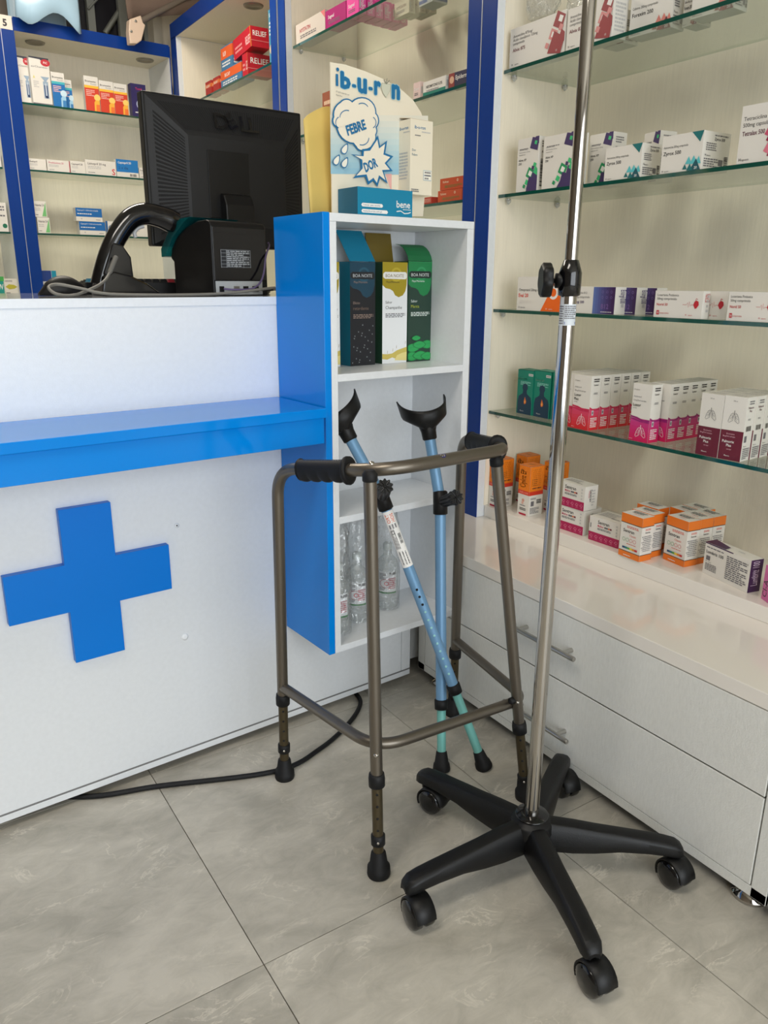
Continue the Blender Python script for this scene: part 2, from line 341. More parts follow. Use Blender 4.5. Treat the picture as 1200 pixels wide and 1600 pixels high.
for (cx, cy, sx, sy) in ((-.5, .6, .62, .32), (.6, 3.2, .62, .17)):
    t = thing('ceiling_light', 'slim white ceiling light panel over the %s' % ('shop floor' if cy < 1 else 'space behind the counter'), 'lamp', (cx, cy, 2.9))
    MB().box((cx-sx, cy-sy, 2.872), (cx+sx, cy+sy, 2.9), MELA).build('housing', t)
    lm = bpy.data.materials.new('lit_diffuser_%d' % (cy*10)); lm.use_nodes = True; q = lm.node_tree.nodes['Principled BSDF']; q.inputs['Emission Color'].default_value = (1, .95, .88, 1); q.inputs['Emission Strength'].default_value = 3
    MB().box((cx-sx+.02, cy-sy+.02, 2.868), (cx+sx-.02, cy+sy-.02, 2.8725), lm).build('diffuser', t)

# ================================================================== RIGHT WALL: base cabinets, worktop, shelving
XR, XS, XG, XB, ZC, ZP = 1.273, 1.526, 1.557, 1.85, .463, .4995
def drawer_cabinet(y0, y1, label, handles=True):
    t = thing('drawer_cabinet', label, 'cabinet', (XR+.3, (y0+y1)/2, 0))
    MB().box((XR+.018, y0+.001, .036), (1.88, y1-.001, ZC-.033), DARK).build('carcass', t)
    for a, b in ((y0, y0+.034), (y1-.034, y1)): MB().box((XR, a+.001, .036), (XR+.018, b-.001, ZC-.033), MELA_D).build('stile', t, bevel=.001)
    MB().box((XR, y0+.001, .036), (XR+.018, y1-.001, .058), MELA_D).build('bottom_rail', t, bevel=.0008)
    yc = (y0+y1)/2+.035
    for a, b, zh in ((.0605, .2555, .136), (.2595, ZC-.034, .352)):
        d = MB().box((XR-.001, y0+.036, a), (XR+.018, y1-.036, b), MELA_D).build('drawer_front', t, bevel=.001)
        MB().box((XR+.001, y0+.036, b-.0005), (XR+.018, y1-.036, b+.0015), STEEL).build('edge_strip', t)
        h = MB(); h.lathe((XR-.032, yc-.112, zh), [(.0055, 0), (.0062, .002), (.0062, .222), (.0055, .224)], STEEL, (0, 1, 0), 14)
        for s in (-.075, .075): h.lathe((XR-.001, yc+s, zh), [(.0055, 0), (.0055, .032)], STEEL, (-1, 0, 0), 12)
        h.build('handle', d)
    for y in (y0+.055, y1-.075):
        MB().lathe((XR+.045, y, 0), [(.034, 0), (.038, .004), (.038, .010), (.026, .016), (.02, .036)], CHROME).build('foot', t)
drawer_cabinet(.604, 1.745, 'wide white two-drawer base cabinet with steel bar handles beside the stand')
drawer_cabinet(-.54, .602, 'white base cabinet continuing past the drawers, cut by the photo edge')
t = thing('base_cabinet', 'white base cabinet run hidden behind the service counter', 'cabinet', (1.55, 2.9, 0))
MB().box((XR+.01, 1.80, .036), (1.88, 4.1, ZC-.033), MELA_D).build('carcass', t)
o = MB().box((XR-.001, -.54, ZC-.0315), (1.885, 4.1, ZC), MELA_T).build('worktop', origin=(1.6, 1.7, ZC-.0315), bevel=.0012)
tag(o, 'long glossy white worktop on the drawer cabinets', 'worktop')

ZSH = (.80, 1.10, 1.412, 1.725, 2.045)
def glass_shelf(par, y0, y1, z, M=None, a=None, b=None):
    if M is None:
        g = MB().box((XG+.0015, y0+.002, z-.008), (XB-.002, y1-.002, z), GLASS).build('glass_shelf', par)
        MB().box((XG, y0+.002, z-.0088), (XG+.0015, y1-.002, z), GEDGE).build('polished_edge', g)
        pins = [(x, y, -1 if y > (y0+y1)/2 else 1) for x in (XG+.03, XB-.07) for y in (y0, y1)]
        for x, y, s in pins:
            MB().lathe((x, y+s*.002, z-.012), [(.0035, 0), (.0035, .014), (.001, .018)], STEEL, (0, s, 0), 10).lathe((x, y+s*.011, z-.0245), [(.002, 0), (.0075, .006), (.0075, .015)], clear_mat_pin, (0, 0, 1), 10).build('shelf_pin', g)
    else:
        g = MB(M).box((y0+.002, a+.0015, z-.008), (y1-.002, b-.002, z), GLASS).build('glass_shelf', par)
        MB(M).box((y0+.002, a, z-.0088), (y1-.002, a+.0015, z), GEDGE).build('polished_edge', g)
clear_mat_pin = clear_mat('clear_plastic_pin', (.85, .85, .85), .1, .5, .25)
def side_unit(y0, y1, label, shelves, ztop=2.345, left_w=.058, right_w=.058):
    """shelving unit on the right wall, inner width y0..y1; y1 end is the far one"""
    t = thing('shelving_unit', label, 'shelving unit', (1.7, (y0+y1)/2, ZC))
    for nm, a, b in (('side_panel', y1, y1+left_w), ('side_panel', y0-right_w, y0)):
        s = MB().box((XS+.003, a+.0005, ZC+.0003), (XB+.015, b-.0005, ztop), MELA).build(nm, t, bevel=.0008)
        MB().box((XS, a+.0008, ZC+.0003), (XS+.003, b-.0008, ztop), NAVY).build('edging', s)
    MB().box((XG-.002, y1-.0015, ZP), (XB, y1+.0005, ztop-.002), CREAM).build('side_lining', t)
    MB().box((XB, y0, ZC), (XB+.015, y1, ztop), CREAM).build('back_panel', t)
    MB().box((XG, y0, ZC+.0003), (XB, y1-.0018, ZP), MELA_T).build('plinth_board', t, bevel=.001)
    MB().box((XS+.003, y0-right_w, ztop), (XB+.015, y1+left_w, ztop+.02), CREAM).build('top_panel', t)
    MB().box((XS, y0-right_w, ztop-.004), (XS+.003, y1+left_w, ztop+.066), NAVY).build('header', t)
    for z in shelves: glass_shelf(t, y0, y1-.0015, z)
    return t
u1 = side_unit(.20, 1.797, 'cream-backed shelving unit with green-edged glass shelves above the drawers', ZSH)
u2 = side_unit(1.917, 3.039, 'narrow cream shelving unit seen between two navy posts behind the poster', (1.10, 1.412, 1.725, 2.045))
u3 = side_unit(3.168, 4.258, 'shelving unit in the far corner with red boxes on its glass shelf', (1.10, 1.412, 1.725, 2.03), ztop=2.345, left_w=.072)
for y in (1.857, 3.1035):
    MB().box((XS-.0012, y-.0012, ZC+.0005), (XS+.02, y+.0012, 2.34), SEAM).build('seam_strip', u2)
def downlight(par, M, x, y, z):
    MB(M).lathe((x, y, z), [(.0, -.002), (.030, -.002), (.033, -.006), (.042, -.006), (.045, -.0005), (.045, 0)], mat('dull_nickel', (150, 143, 130), .4, .6)).build('downlight', par)
downlight(u3, None, 1.665, 3.62, 2.345)

# back wall units (counter frame)
def back_unit(a, b, label, shelves, ztop=2.262, rw=.056):
    t = thing('shelving_unit', label, 'shelving unit', CF @ Vector(((a+b)/2, VB+.15, 0)), D)
    for p, q in ((a-.056, a), (b, b+rw)):
        s = MB(CF).box((p+.0005, VB+.003, .0), (q-.0005, VB+.30, ztop), MELA).build('side_panel', t, bevel=.0008)
        MB(CF).box((p+.0008, VB, .0), (q-.0008, VB+.003, ztop+.05), NAVY).build('edging', s)
    MB(CF).box((a, VB+.285, 0), (b, VB+.30, ztop), CREAM).build('back_panel', t)
    MB(CF).box((a-.056, VB+.003, ztop), (b+rw, VB+.30, ztop+.018), CREAM).build('top_panel', t)
    MB(CF).box((a-.0, VB, ztop-.001), (b+.0, VB+.003, ztop+.055), NAVY).build('header', t)
    for z in shelves: glass_shelf(t, a, b, z, CF, VB+.025, VB+.283)
    return t
u4 = back_unit(1.046, 1.783, 'cream back-wall shelving unit behind the monitor with glass shelves', (1.10, 1.392, 1.68, 1.972), rw=.006)
u5 = back_unit(.10, .932, 'back-wall shelving unit left of the numbered navy post', (1.10, 1.392, 1.68, 1.972))
MB(CF).box((.9878, VB-.0012, .2), (.9902, VB+.01, 2.29), SEAM).build('seam_strip', u4)
downlight(u4, CF, 1.17, VB+.14, 2.262); downlight(u4, CF, 1.70, VB+.12, 2.262)

# number sign on the post
c = hv(7, 34, VB-.003)
o = MB(CF).box((c.x-.05, VB-.002, c.z-.028), (c.x+.032, VB-.0003, c.z+.028), ink((226, 218, 205))).build('number_sign', origin=CF @ Vector((c.x, VB, c.z)))
tag(o, 'small white paper sign with a black 5 on the navy post', 'sign')
P = Print(CF).face((c.x-.05, VB-.002, c.z-.028), (.082, 0, 0), (0, 0, .056)); P.btext('5', .52, .22, .5, 0, 'k', .0012); P.build('numeral', o)

# ================================================================== COUNTER
V0 = 1.662
ct = thing('service_counter', 'white service counter with blue ledge and blue cross on its front', 'counter', CF @ Vector((.1, V0+.3, 0)), D)
MB(CF).box((-1.3, V0, .0425), (1.314, V0+.018, 1.124), MELA).build('front_panel', ct, bevel=.0008)
MB(CF).box((1.3155, V0, .0425), (1.348, V0+.018, 1.124), MELA).build('end_stile', ct, bevel=.0008)
MB(CF).box((1.331, V0+.018, .024), (1.347, V0+.6, 1.124), MELA).build('end_panel', ct)
MB(CF).box((-1.3, V0+.0008, .0365), (1.348, V0+.01, .043), mat('grey_seam_strip', (120, 120, 120), .5)).build('joint_strip', ct)  # grey metal strip set into the seam above the bottom rail
MB(CF).box((-1.3, V0, .022), (1.348, V0+.018, .0375), MELA).build('bottom_rail', ct, bevel=.0006)
MB(CF).box((-1.3, V0+.004, .024), (1.33, V0+.6, 1.124), DARK).build('carcass', ct)
MB(CF).box((-1.3, V0-.0005, 1.124), (1.348, V0+.62, 1.141), mat('glossy_grey_white_counter_top', (190, 192, 196), .08, coat=.5)).build('counter_top', ct)
MB(CF).box((-1.3, V0-.002, 1.1235), (.925, V0-.0005, 1.1414), MELA).build('front_edging', ct)
zl = .9075; za = hv(250, 757-.119*250, 1.452).z
lb = MB(CF).box((-1.3, 1.44, zl-.021), (.921, V0, zl), BLUE).build('ledge_board', ct, bevel=.0015)
MB(CF).box((-1.3, 1.447, za), (.917, 1.465, zl-.0215), BLUE).build('ledge_apron', lb, bevel=.001)
cx, cz, a, b = .438, .540, .0545, .1765
pts = [(-a, b), (a, b), (a, a), (b, a), (b, -a), (a, -a), (a, -b), (-a, -b), (-a, -a), (-b, -a), (-b, a), (-a, a)]
MB(CF).prism([(cx+p, V0, cz+q) for p, q in pts], (0, -.018, 0), BLUE_M).build('cross_emblem', ct, bevel=.001)
for px, py, r, mm in ((276, 821, .006, MELA), (289, 995, .0085, mat('white_plug', (240, 242, 244), .4))):
    h = hv(px, py, V0); m_ = MB(CF).lathe((h.x, V0, h.z), [(r, 0), (r, .0012), (r*.5, .0016)], mm, (0, -1, 0), 14)
    if py < 900: m_.lathe((h.x, V0-.0012, h.z), [(.0018, 0), (.0018, .0008)], DARK, (0, -1, 0), 8)
    m_.build('cover_cap', ct)
for u in (-.9, .2, 1.255):
    MB(CF).lathe((u, V0+.06, 0), [(.030, 0), (.034, .004), (.034, .009), (.022, .014), (.018, .024)], CHROME).build('foot', ct)

# display shelf standing on the end of the counter front
UL, UR, VF, ZT, ZBt = .925, 1.354, 1.453, 1.3145, .298
dsu = thing('display_shelf', 'tall narrow open display shelf with blue outer side on the counter end', 'shelf', CF @ Vector((1.14, 1.55, ZBt)), D)
MB(CF).box((UL, VF, ZBt), (UL+.017, V0-.0008, ZT+.001), BLUE).build('outer_side_panel', dsu, bevel=.001, label='glossy blue outer side panel')
MB(CF).box((UL+.0175, VF, ZBt), (UL+.034, V0-.0008, ZT-.017), MELA).build('side_panel', dsu, bevel=.0006)
MB(CF).box((UR-.020, VF, ZBt), (UR, V0-.0008, ZT-.017), MELA).build('side_panel', dsu, bevel=.0006)
MB(CF).box((UL+.0175, VF-.0005, ZT-.0168), (UR, V0-.0008, ZT), MELA).build('top_board', dsu, bevel=.0008)
MB(CF).box((UL+.034, V0-.009, ZBt), (UR-.02, V0-.0008, ZT-.017), MELA).build('back_panel', dsu)
for z in (.314, .645, .978): MB(CF).box((UL+.0343, VF+.0005, z-.0165), (UR-.0203, V0-.009, z), MELA).build('shelf_board', dsu, bevel=.0006)
ZS1, ZS2, ZS3 = .978, .645, .314

# black cable on the floor
pts = [hz(60, 1240, .007)+Vector((-.1, .08, 0)), hz(129, 1245, .007), hz(250, 1228, .007), hz(430, 1205, .007), hz(500, 1170, .007), hz(545, 1130, .007), hz(563, 1100, .007), hz(555, 1082, .007), hz(538, 1066, .007)]
o = MB().tube(catmull(pts, 8), .0062, RUBBER, 12).build('power_cable', origin=pts[3]); tag(o, 'black power cable curling over the floor under the counter', 'cable')

# ================================================================== HELPERS for the aids
def onseg(a, b, px, py):                    # point of line a-b nearest the sight line
    a, b = Vector(a), Vector(b); d = (b-a); r = ray(px, py); w0 = a-EYE
    A, B_, C_ = d.dot(d), d.dot(r), r.dot(r); Dd, E_ = d.dot(w0), r.dot(w0); t = (B_*E_-C_*Dd)/(A*C_-B_*B_); return a+d*t
def rounded(pts, rad, n=8):
    P = [Vector(p) for p in pts]; out = [P[0]]
    for i in range(1, len(P)-1):
        a, b, c = P[i-1], P[i], P[i+1]; r = rad[i-1]; u = (a-b).normalized(); v = (c-b).normalized()
        s, e = b+u*r, b+v*r
        for k in range(n+1): t = k/n; out.append(s*(1-t)**2+b*2*t*(1-t)+e*t*t)
    out.append(P[-1]); return out
def wrap_print(P, c, axis, fwd, R, par, name):
    """bend a flat Print lying on the plane through c (normal fwd) round the cylinder of radius R"""
    A = Vector(axis).normalized(); Fw = (Vector(fwd)-A*Vector(fwd).dot(A)).normalized(); S = A.cross(Fw); c = Vector(c)
    for i, p in enumerate(P.mb.v):
        q = p-c; s_ = q.dot(S); h = q.dot(A); lay = q.dot(Fw)-R; th = s_/R
        P.mb.v[i] = c+A*h+(Fw*math.cos(th)+S*math.sin(th))*(R+lay)
    return P.build(name, par)

# ================================================================== WALKING FRAME
FLf, RLf, FRf, RRf = hz(592, 1366, 0), hz(445, 1214, 0), hz(821, 1246, 0), hz(708, 1115, 0)
C0, C1, C2, C3 = hy(433, 732, 1.44), hy(603, 735, 1.15), hy(790, 702, 1.165), hy(722, 685, 1.45)
FLt, FRt = hy(578, 748, 1.15), hy(776, 724, 1.168)
wk = thing('walking_frame', 'bronze aluminium walking frame with black grips in front of the shelf', 'walker', (.95, 1.3, 0))
RLc, RRc = onseg(RLf, C0, 443, 1092), onseg(RRf, C3, 709, 1020)
R1 = .0128
MB().tube([RLc+(RLf-C0).normalized()*.012]+rounded([RLc, C0, C1, C2, C3, RRc], [.062, .075, .035, .062], 10)+[RRc+(RRf-C3).normalized()*.012], R1, BRONZE, 20).build('main_tube', wk)
def leg(foot, top, col, snap, straight):
    foot = Vector(foot); d = (foot-top).normalized(); up = -d
    c = onseg(foot, top, *col); b = foot+up*(.03/abs(up.z))
    L = MB().tube([c+up*.02, b], .0112, BRONZE_D, 16).build('leg', wk)
    MB().lathe(c, [(.0128, -.015), (.0165, -.013), (.0168, .004), (.0155, .014), (.0128, .015)], RUBBER, up, 20).build('collar', L)
    s = onseg(foot, top, *snap)
    MB().lathe(s, [(.0113, -.012), (.0148, -.010), (.0148, .010), (.0113, .012)], RUBBER, up, 18).build('snap_clip', L)
    MB().lathe(foot+up*.001, [(.0235, 0), (.0245, .004), (.0235, .020), (.0195, .022), (.0155, .052), (.0118, .056)], RUBBER, up if abs(up.z) > .9 else (0, 0, 1), 24).build('rubber_foot', L)
    vw = (EYE-c); vw = (vw-up*vw.dot(up)).normalized(); h = MB()
    n = int((c-s).length/.026)
    for k in range(1, n): h.lathe(c+(s-c)*(k/n)+vw*.0108, [(.0028, 0), (.0028, .0009), (.0012, .0014)], DARK, vw, 8)
    if n > 1: h.build('height_hole', L)
    MB().lathe(s+vw*.0145, [(.003, 0), (.002, .0015)], CHROME, vw, 8).build('snap_button', L)
    return L
leg(RLf, C0, (443, 1092), (444, 1168), 1); leg(RRf, C3, (709, 1020), (709, 1085), 1)
for f, t_, col, snap in ((FLf, FLt, (590, 1218), (592, 1311)), (FRf, FRt, (812, 1136), (817, 1216))):
    L = leg(f, t_, col, snap, 0); c = onseg(f, t_, *col); up = (t_-f).normalized()
    MB().tube([c-up*.012, t_+up*.004], R1*.97, BRONZE, 20).build('front_upright', wk)
    MB().lathe(t_-up*.001, [(.0128, -.004), (.0142, -.002), (.0142, .010), (.009, .017)], RUBBER, up, 18).build('tube_cap', wk)
a, e = onseg(RLf, C0, 446, 1073), onseg(RRf, C3, 711, 1000); Cb1, Cb2 = hy(588, 1171, 1.142), hy(820, 1091, 1.160)
low = MB().tube(rounded([a, Cb1, Cb2, e], [.075, .045], 10), .0118, BRONZE, 18).build('lower_brace', wk)
vw = lambda p: (EYE-p).normalized()
s1 = onseg(FLf, FLt, 587, 1180); s2 = onseg(FRf, FRt, 816, 1097)
for s_ in (s1, s2): MB().lathe(s_+vw(s_)*.0118, [(.0052, 0), (.0048, .003), (.001, .0042)], CHROME, vw(s_), 12).build('rivet', wk)
MB().lathe(onseg(FRf, FRt, 804, 1092)-Vector((.012, 0, 0)), [(.006, -.01), (.008, -.008), (.008, .008), (.006, .01)], RUBBER, (1, 0, 0), 12).build('bumper', wk)
for q, (px, py) in ((C1, (580, 724)), (C2, (773, 700))):
    p = hy(px, py+9, q.y+.003); MB().lathe(p+Vector((0, 0, .010)), [(.0062, 0), (.0058, .003), (.002, .005)], CHROME, (0, 0, 1), 12).build('top_bolt', wk)
st = onseg(C1, C2, 688, 716); ax = (C2-C1).normalized(); fw = Vector((0, -.35, 1)); fw = (fw-ax*fw.dot(ax)).normalized()
P = Print(); w_ = .0145; P.face(st+fw*R1-ax*w_/2-ax.cross(-fw)*(-w_/2)*-1, ax*w_, (fw.cross(ax))*w_); P.disc(.5, .5, .5, (40, 40, 130), sq=1)
for i in range(6): P.disc(.5+.3*math.cos(i*1.047), .5+.3*math.sin(i*1.047), .06, 'w', seg=6)
wrap_print(P, st, ax, fw, R1, wk, 'round_sticker')
def grip(p0, p1, par):
    ax = (p1-p0).normalized(); L = (p1-p0).length; dn = Vector((0, 0, -1)); dn = (dn-ax*dn.dot(ax)).normalized(); sd = ax.cross(dn); rings = []
    for i in range(57):
        t = i/56; fl_ = 1+(.35 if t > .94 else (.12 if t < .03 else 0)); bump = .004*abs(math.sin(math.pi*4.5*t)) if .05 < t < .9 else 0
        rr = [];
        for k in range(20):
            th = 2*math.pi*k/20; ca, sa = math.cos(th), math.sin(th); r_ = .0165+(.004*max(0, ca)**2+bump*max(0, ca))+(.0015*max(0, -ca))
            if t in (0, 1): r_ *= .8
            rr.append(p0+ax*(L*t)+(dn*ca*1.08+sd*sa*.95)*r_*fl_)
        rings.append(rr)
    g = MB().loft(rings, RUBBER).build('hand_grip', par); rb = MB()
    for i in range(16):
        c = p0+ax*(L*(.14+.045*i))-dn*.0172+sd*-.004; rb.box(c-Vector((.0012, .0035, .0012)), c+Vector((.0012, .0035, .0016)), BLACKG)
    rb.build('grip_ribs', g)
g0, g1 = onseg(C0, C1, 469, 732), onseg(C0, C1, 547, 733); grip(g0, g1, wk)
g0, g1 = C3+(C2-C3)*.24, C3+(C2-C3)*.86; grip(g0, g1, wk)

# ================================================================== ELBOW CRUTCHES
def crutch(foot, hand, top, collar, hend, label, cuff_fwd, holes, sticker=None, pale=False):
    foot, hand, top = Vector(foot), Vector(hand), Vector(top); up = (hand-foot).normalized(); u2 = (top-hand).normalized()
    t = thing('elbow_crutch', label, 'crutch', foot, 0, 'blue elbow crutches leaning on the shelf')
    cl = onseg(foot, hand, *collar)
    MB().tube(rounded([cl, hand, top+u2*.01], [.04], 8), .0135, CRUTCH, 18).build('upper_tube', t)
    MB().tube([foot+up*.03, cl+up*.01], 0.0112, CRUTCH_T, 16).build('lower_tube', t)
    MB().lathe(cl, [(.0112, -.013), (.0165, -.012), (.0172, .011), (.0137, .013)], RUBBER, up, 18).build('collar', t)
    MB().lathe(foot+Vector((0, 0, .0012)), [(.021, 0), (.022, .004), (.020, .018), (.0175, .021), (.0135, .048), (.0114, .050)], RUBBER, up, 22).build('rubber_tip', t)
    # sleeve and fluted hand grip
    s = MB().lathe(hand-up*.030, [(.0140, 0), (.0178, .002), (.0178, .056), (.014, .059)], BLACK, up, 20)
    hd = (Vector(hend)-hand); L = hd.length; hd.normalize(); a = Vector((0, 0, 1)); N = (a-hd*a.dot(hd)).normalized(); B = hd.cross(N)
    s.build('grip_sleeve', t); rings = []
    for i, (f, r_) in enumerate(((.014, .010), (.02, .0125), (.35*L, .0135), (.6*L, .013), (.8*L, .0145), (.93*L, .0175), (L, .0165))):
        amp = 0 if f < .3*L else .0022; rings.append([hand+hd*f+(N*math.cos(q)+B*math.sin(q))*(r_+amp*math.cos(10*q)) for q in [2*math.pi*k/60 for k in range(60)]])
    MB().loft(rings, BLACK).lathe(hand+hd*L, [(.0035, 0), (.002, .002)], BLACK, hd, 10).build('hand_grip', t)
    rad = MB()
    for k in range(10):
        q = 2*math.pi*k/10; d_ = N*math.cos(q)+B*math.sin(q); rad.tube([hand+hd*(L+.0006)+d_*.004, hand+hd*(L+.0008)+d_*.0165], .0011, BLACKG, 6)
    rad.build('end_ribs', t)
    # cuff
    fw = Vector(cuff_fwd); fw = (fw-u2*fw.dot(u2)).normalized(); sd = u2.cross(fw); lo = []; rows = []
    for j in range(7):
        row = []
        for i in range(25):
            th = math.radians(-112+224*i/24); q = abs(th)/math.radians(112); zt = .050+.040*q**1.8; zb = .000+.052*q**1.25; z_ = zb+(zt-zb)*j/6
            flare = 1+.12*(j/6)*q+.22*q**4; nar = .35+.65*min(1, (j/6)*1.5+q*1.2)
            row.append(top+u2*z_+(fw*(math.cos(th)*.046-.014)*nar*flare+sd*math.sin(th)*.048*nar*flare))
        rows.append(row)
    cf = MB(); cf.loft(rows, BLACK, True, False, False); cf.build('arm_cuff', t, solid=.0035)
    MB().lathe(top-u2*.018, [(.0140, 0), (.0175, .003), (.0185, .022), (.022, .034), (.012, .036)], BLACK, u2, 20).build('cuff_socket', t)
    if holes:
        v_ = (EYE-hand); v_ = (v_-up*v_.dot(up)).normalized(); dk = MB(); pl = MB()
        for k, (px, py) in enumerate(holes):
            p = onseg(foot, hand, px, py)+v_*.0131; (dk if k < 3 else pl).lathe(p, [(.0032, 0), (.0032, .0008), (.002, .0012)], DARK if k < 3 else mat('pale_teal_hole', (150, 205, 205), .4), v_, 10)
        dk.build('adjustment_hole', t); pl.build('adjustment_hole', t)
    if sticker:
        p0, p1 = onseg(foot, hand, *sticker[0]), onseg(foot, hand, *sticker[1]); v_ = (EYE-p0); v_ = (v_-up*v_.dot(up)).normalized(); L = (p1-p0).length; S = up.cross(v_); R_ = .0138
        P = Print(); P.face(p1+v_*R_-S*.016, S*.032, up*L); P.sheet('w', 14)
        # lettering runs along the tube
        P.face(p1+v_*(R_+.0003)-S*-.0145, up*L, S*-.029)
        P.text('ORT', .80, .55, .28, .2, (226, 104, 60), .02); P.text('HOS', .80, .17, .28, .2, (226, 104, 60), .02); P.lines(.70, .15, .78, .85, 3); P.text('CE', .60, .55, .26, .09, 'k', .02)
        P.lines(.34, .5, .66, .9, 4); P.bars(.42, .14, .60, .38, 'k', 12); P.rect(.345, .1, .35, .95, 'k'); P.bars(.05, .45, .30, .8, 'k', 18); P.lines(.05, .2, .28, .35, 1)
        wrap_print(P, p1, up, v_, R_, t, 'wrapped_label')
    return t
fA, fB = hz(757, 1200, 0), hz(690, 1204, 0)
hA, hB = hy(597, 778, 1.455), hy(688, 785, 1.45)
crutch(fA, hA, hy(543, 678, 1.535), (709, 1076), hA+(hy(602, 758, 1.36)-hA)*.9, 'blue elbow crutch leaning left, with a white wrapped label below its grip', (-.8, -1, .2),
       [(645, 921), (649.5, 932), (654, 944), (658.5, 955.5), (663, 968), (668, 980), (673, 992), (678, 1004), (682.5, 1016), (687, 1027.5), (692, 1039.5), (696.5, 1051)], ((598, 800), (636, 884)))
crutch(fB, hB, hy(670, 676, 1.50), (687.5, 1100), hB+(hy(716, 776, 1.36)-hB)*.9, 'blue elbow crutch standing nearly upright, without a label on its tube', (-.5, -1, .2), [])

# ================================================================== DRIP STAND
HX, HY = .998, .960
iv = thing('drip_stand', 'chrome pole stand on a black five-armed castor base', 'stand', (HX, HY, 0))
MB().lathe((HX, HY, .10), [(.0138, 0), (.0138, 1.07)], CHROME, (0, 0, 1), 28).build('lower_pole', iv)
MB().lathe((HX, HY, 1.15), [(.0107, 0), (.0107, .86), (.008, .865)], CHROME, (0, 0, 1), 24).build('upper_pole', iv)
hk = MB()
for s in (-1, 1): hk.tube(catmull([(HX, HY, 2.0), (HX+s*.06, HY, 2.03), (HX+s*.11, HY, 2.0), (HX+s*.13, HY, 2.03)], 6), .004, CHROME, 10)
hk.build('bag_hook', iv)
zc0, zc1 = zup(885, 462, (HX, HY)), zup(897, 406, (HX, HY)); hc = zc1-zc0
MB().lathe((HX, HY, zc0), [(.014, -.001), (.0185, .001), (.0190, .35*hc), (.0190, .64*hc), (.0125, .985*hc), (.0108, hc)], BLACKG, (0, 0, 1), 32).build('clamp_collar', iv)
kd = Vector((-_R.x, -_R.y, 0)).normalized(); kc = Vector((HX, HY, zc0+.42*hc))
MB().lathe(kc, [(.012, .014), (.012, .024), (.004, .025), (.004, .036)], BLACK, kd, 16).build('clamp_boss', iv)
kn = []
for f, s_ in ((.032, .94), (.034, 1), (.046, 1), (.049, .86)):
    kn.append([kc+kd*f+(Vector((0, 0, 1))*math.cos(q)+kd.cross(Vector((0, 0, 1)))*math.sin(q))*(.0275*s_*(1+.045*math.cos(7*q))) for q in [2*math.pi*k/56 for k in range(56)]])
MB().loft(kn, BLACK).build('clamp_knob', iv)
fwp = Vector((EYE.x-HX, EYE.y-HY, 0)).normalized(); zs0 = zup(878, 508, (HX, HY)); zs1 = zup(882, 475, (HX, HY)); S_ = Vector((0, 0, 1)).cross(fwp)
P = Print(); P.face(Vector((HX, HY, zs0))+fwp*.0139-S_*.017, S_*.034, Vector((0, 0, zs1-zs0))); P.sheet((205, 212, 218), 14)
for q in (.97, .72, .52, .33): P.rect(.02, q-.012, .98, q, 'g')
P.rect(.32, .03, .335, .97, 'g'); P.lines(.05, .05, .3, .95, 8, 'g'); P.lines(.37, .3, .95, .95, 7, 'g'); P.rect(.38, .06, .95, .18, (70, 90, 150))
wrap_print(P, (HX, HY, 0), (0, 0, 1), fwp, .0139, iv, 'rating_label')
base = MB()
def armring(r_, th, zt, zb, wt, wb):
    d = Vector((math.cos(th), math.sin(th), 0)); s = Vector((-d.y, d.x, 0)); c = Vector((HX, HY, 0))+d*r_; e = .3
    prof = [(-wb, zb), (-wb*1.0, zb+(zt-zb)*.35), (-wt*1.06, zt-(zt-zb)*.22), (-wt*.72, zt), (0, zt+.0015), (wt*.72, zt), (wt*1.06, zt-(zt-zb)*.22), (wb, zb+(zt-zb)*.35), (wb, zb), (wb*.5, zb+.004), (0, zb+.006), (-wb*.5, zb+.004)]
    return [c+s*a_+Vector((0, 0, z_)) for a_, z_ in prof]
ANG = [math.radians(31.5+72*k) for k in range(5)]; RA = .290
for th in ANG:
    base.loft([armring(.008, th, .119, .070, .020, .028), armring(.04, th, .119, .062, .020, .028), armring(.085, th, .116, .060, .0195, .0255), armring(.13, th, .111, .063, .019, .0235), armring(.18, th, .107, .070, .0185, .0215), armring(.235, th, .102, .0715, .0185, .021), armring(.268, th, .098, .070, .0185, .0205), armring(.288, th, .094, .067, .018, .020), armring(.300, th, .087, .065, .014, .016), armring(.305, th, .079, .067, .009, .010)], BLACK)
base.lathe((HX, HY, .055), [(.028, 0), (.04, .01), (.046, .045), (.043, .062), (.034, .068), (.03, .071), (.0275, .074), (.0138, .075)], BLACK, (0, 0, 1), 40)
bo = base.build('five_arm_base', iv)
md = bo.modifiers.new('soft_edges', 'BEVEL'); md.width = .0025; md.segments = 2; md.angle_limit = math.radians(35)
MB().lathe((HX, HY, .128), [(.0340, 0), (.0345, .0015), (.033, .003), (.0142, .0045)], BLACKG, (0, 0, 1), 36).build('pole_flange', iv)
WH = [hz(883, 1243, 0), hz(680, 1266, 0), hz(658, 1450, 0), hz(931, 1550, 0), hz(1052, 1381, 0)]
SW = [-60, 95, 255, 300, -20]
SWV = [Vector((.35, -.9, 0)), Vector((-.25, -.95, 0)), Vector((-.55, -.8, 0)), Vector((.35, -.94, 0)), Vector((.55, -.82, 0))]
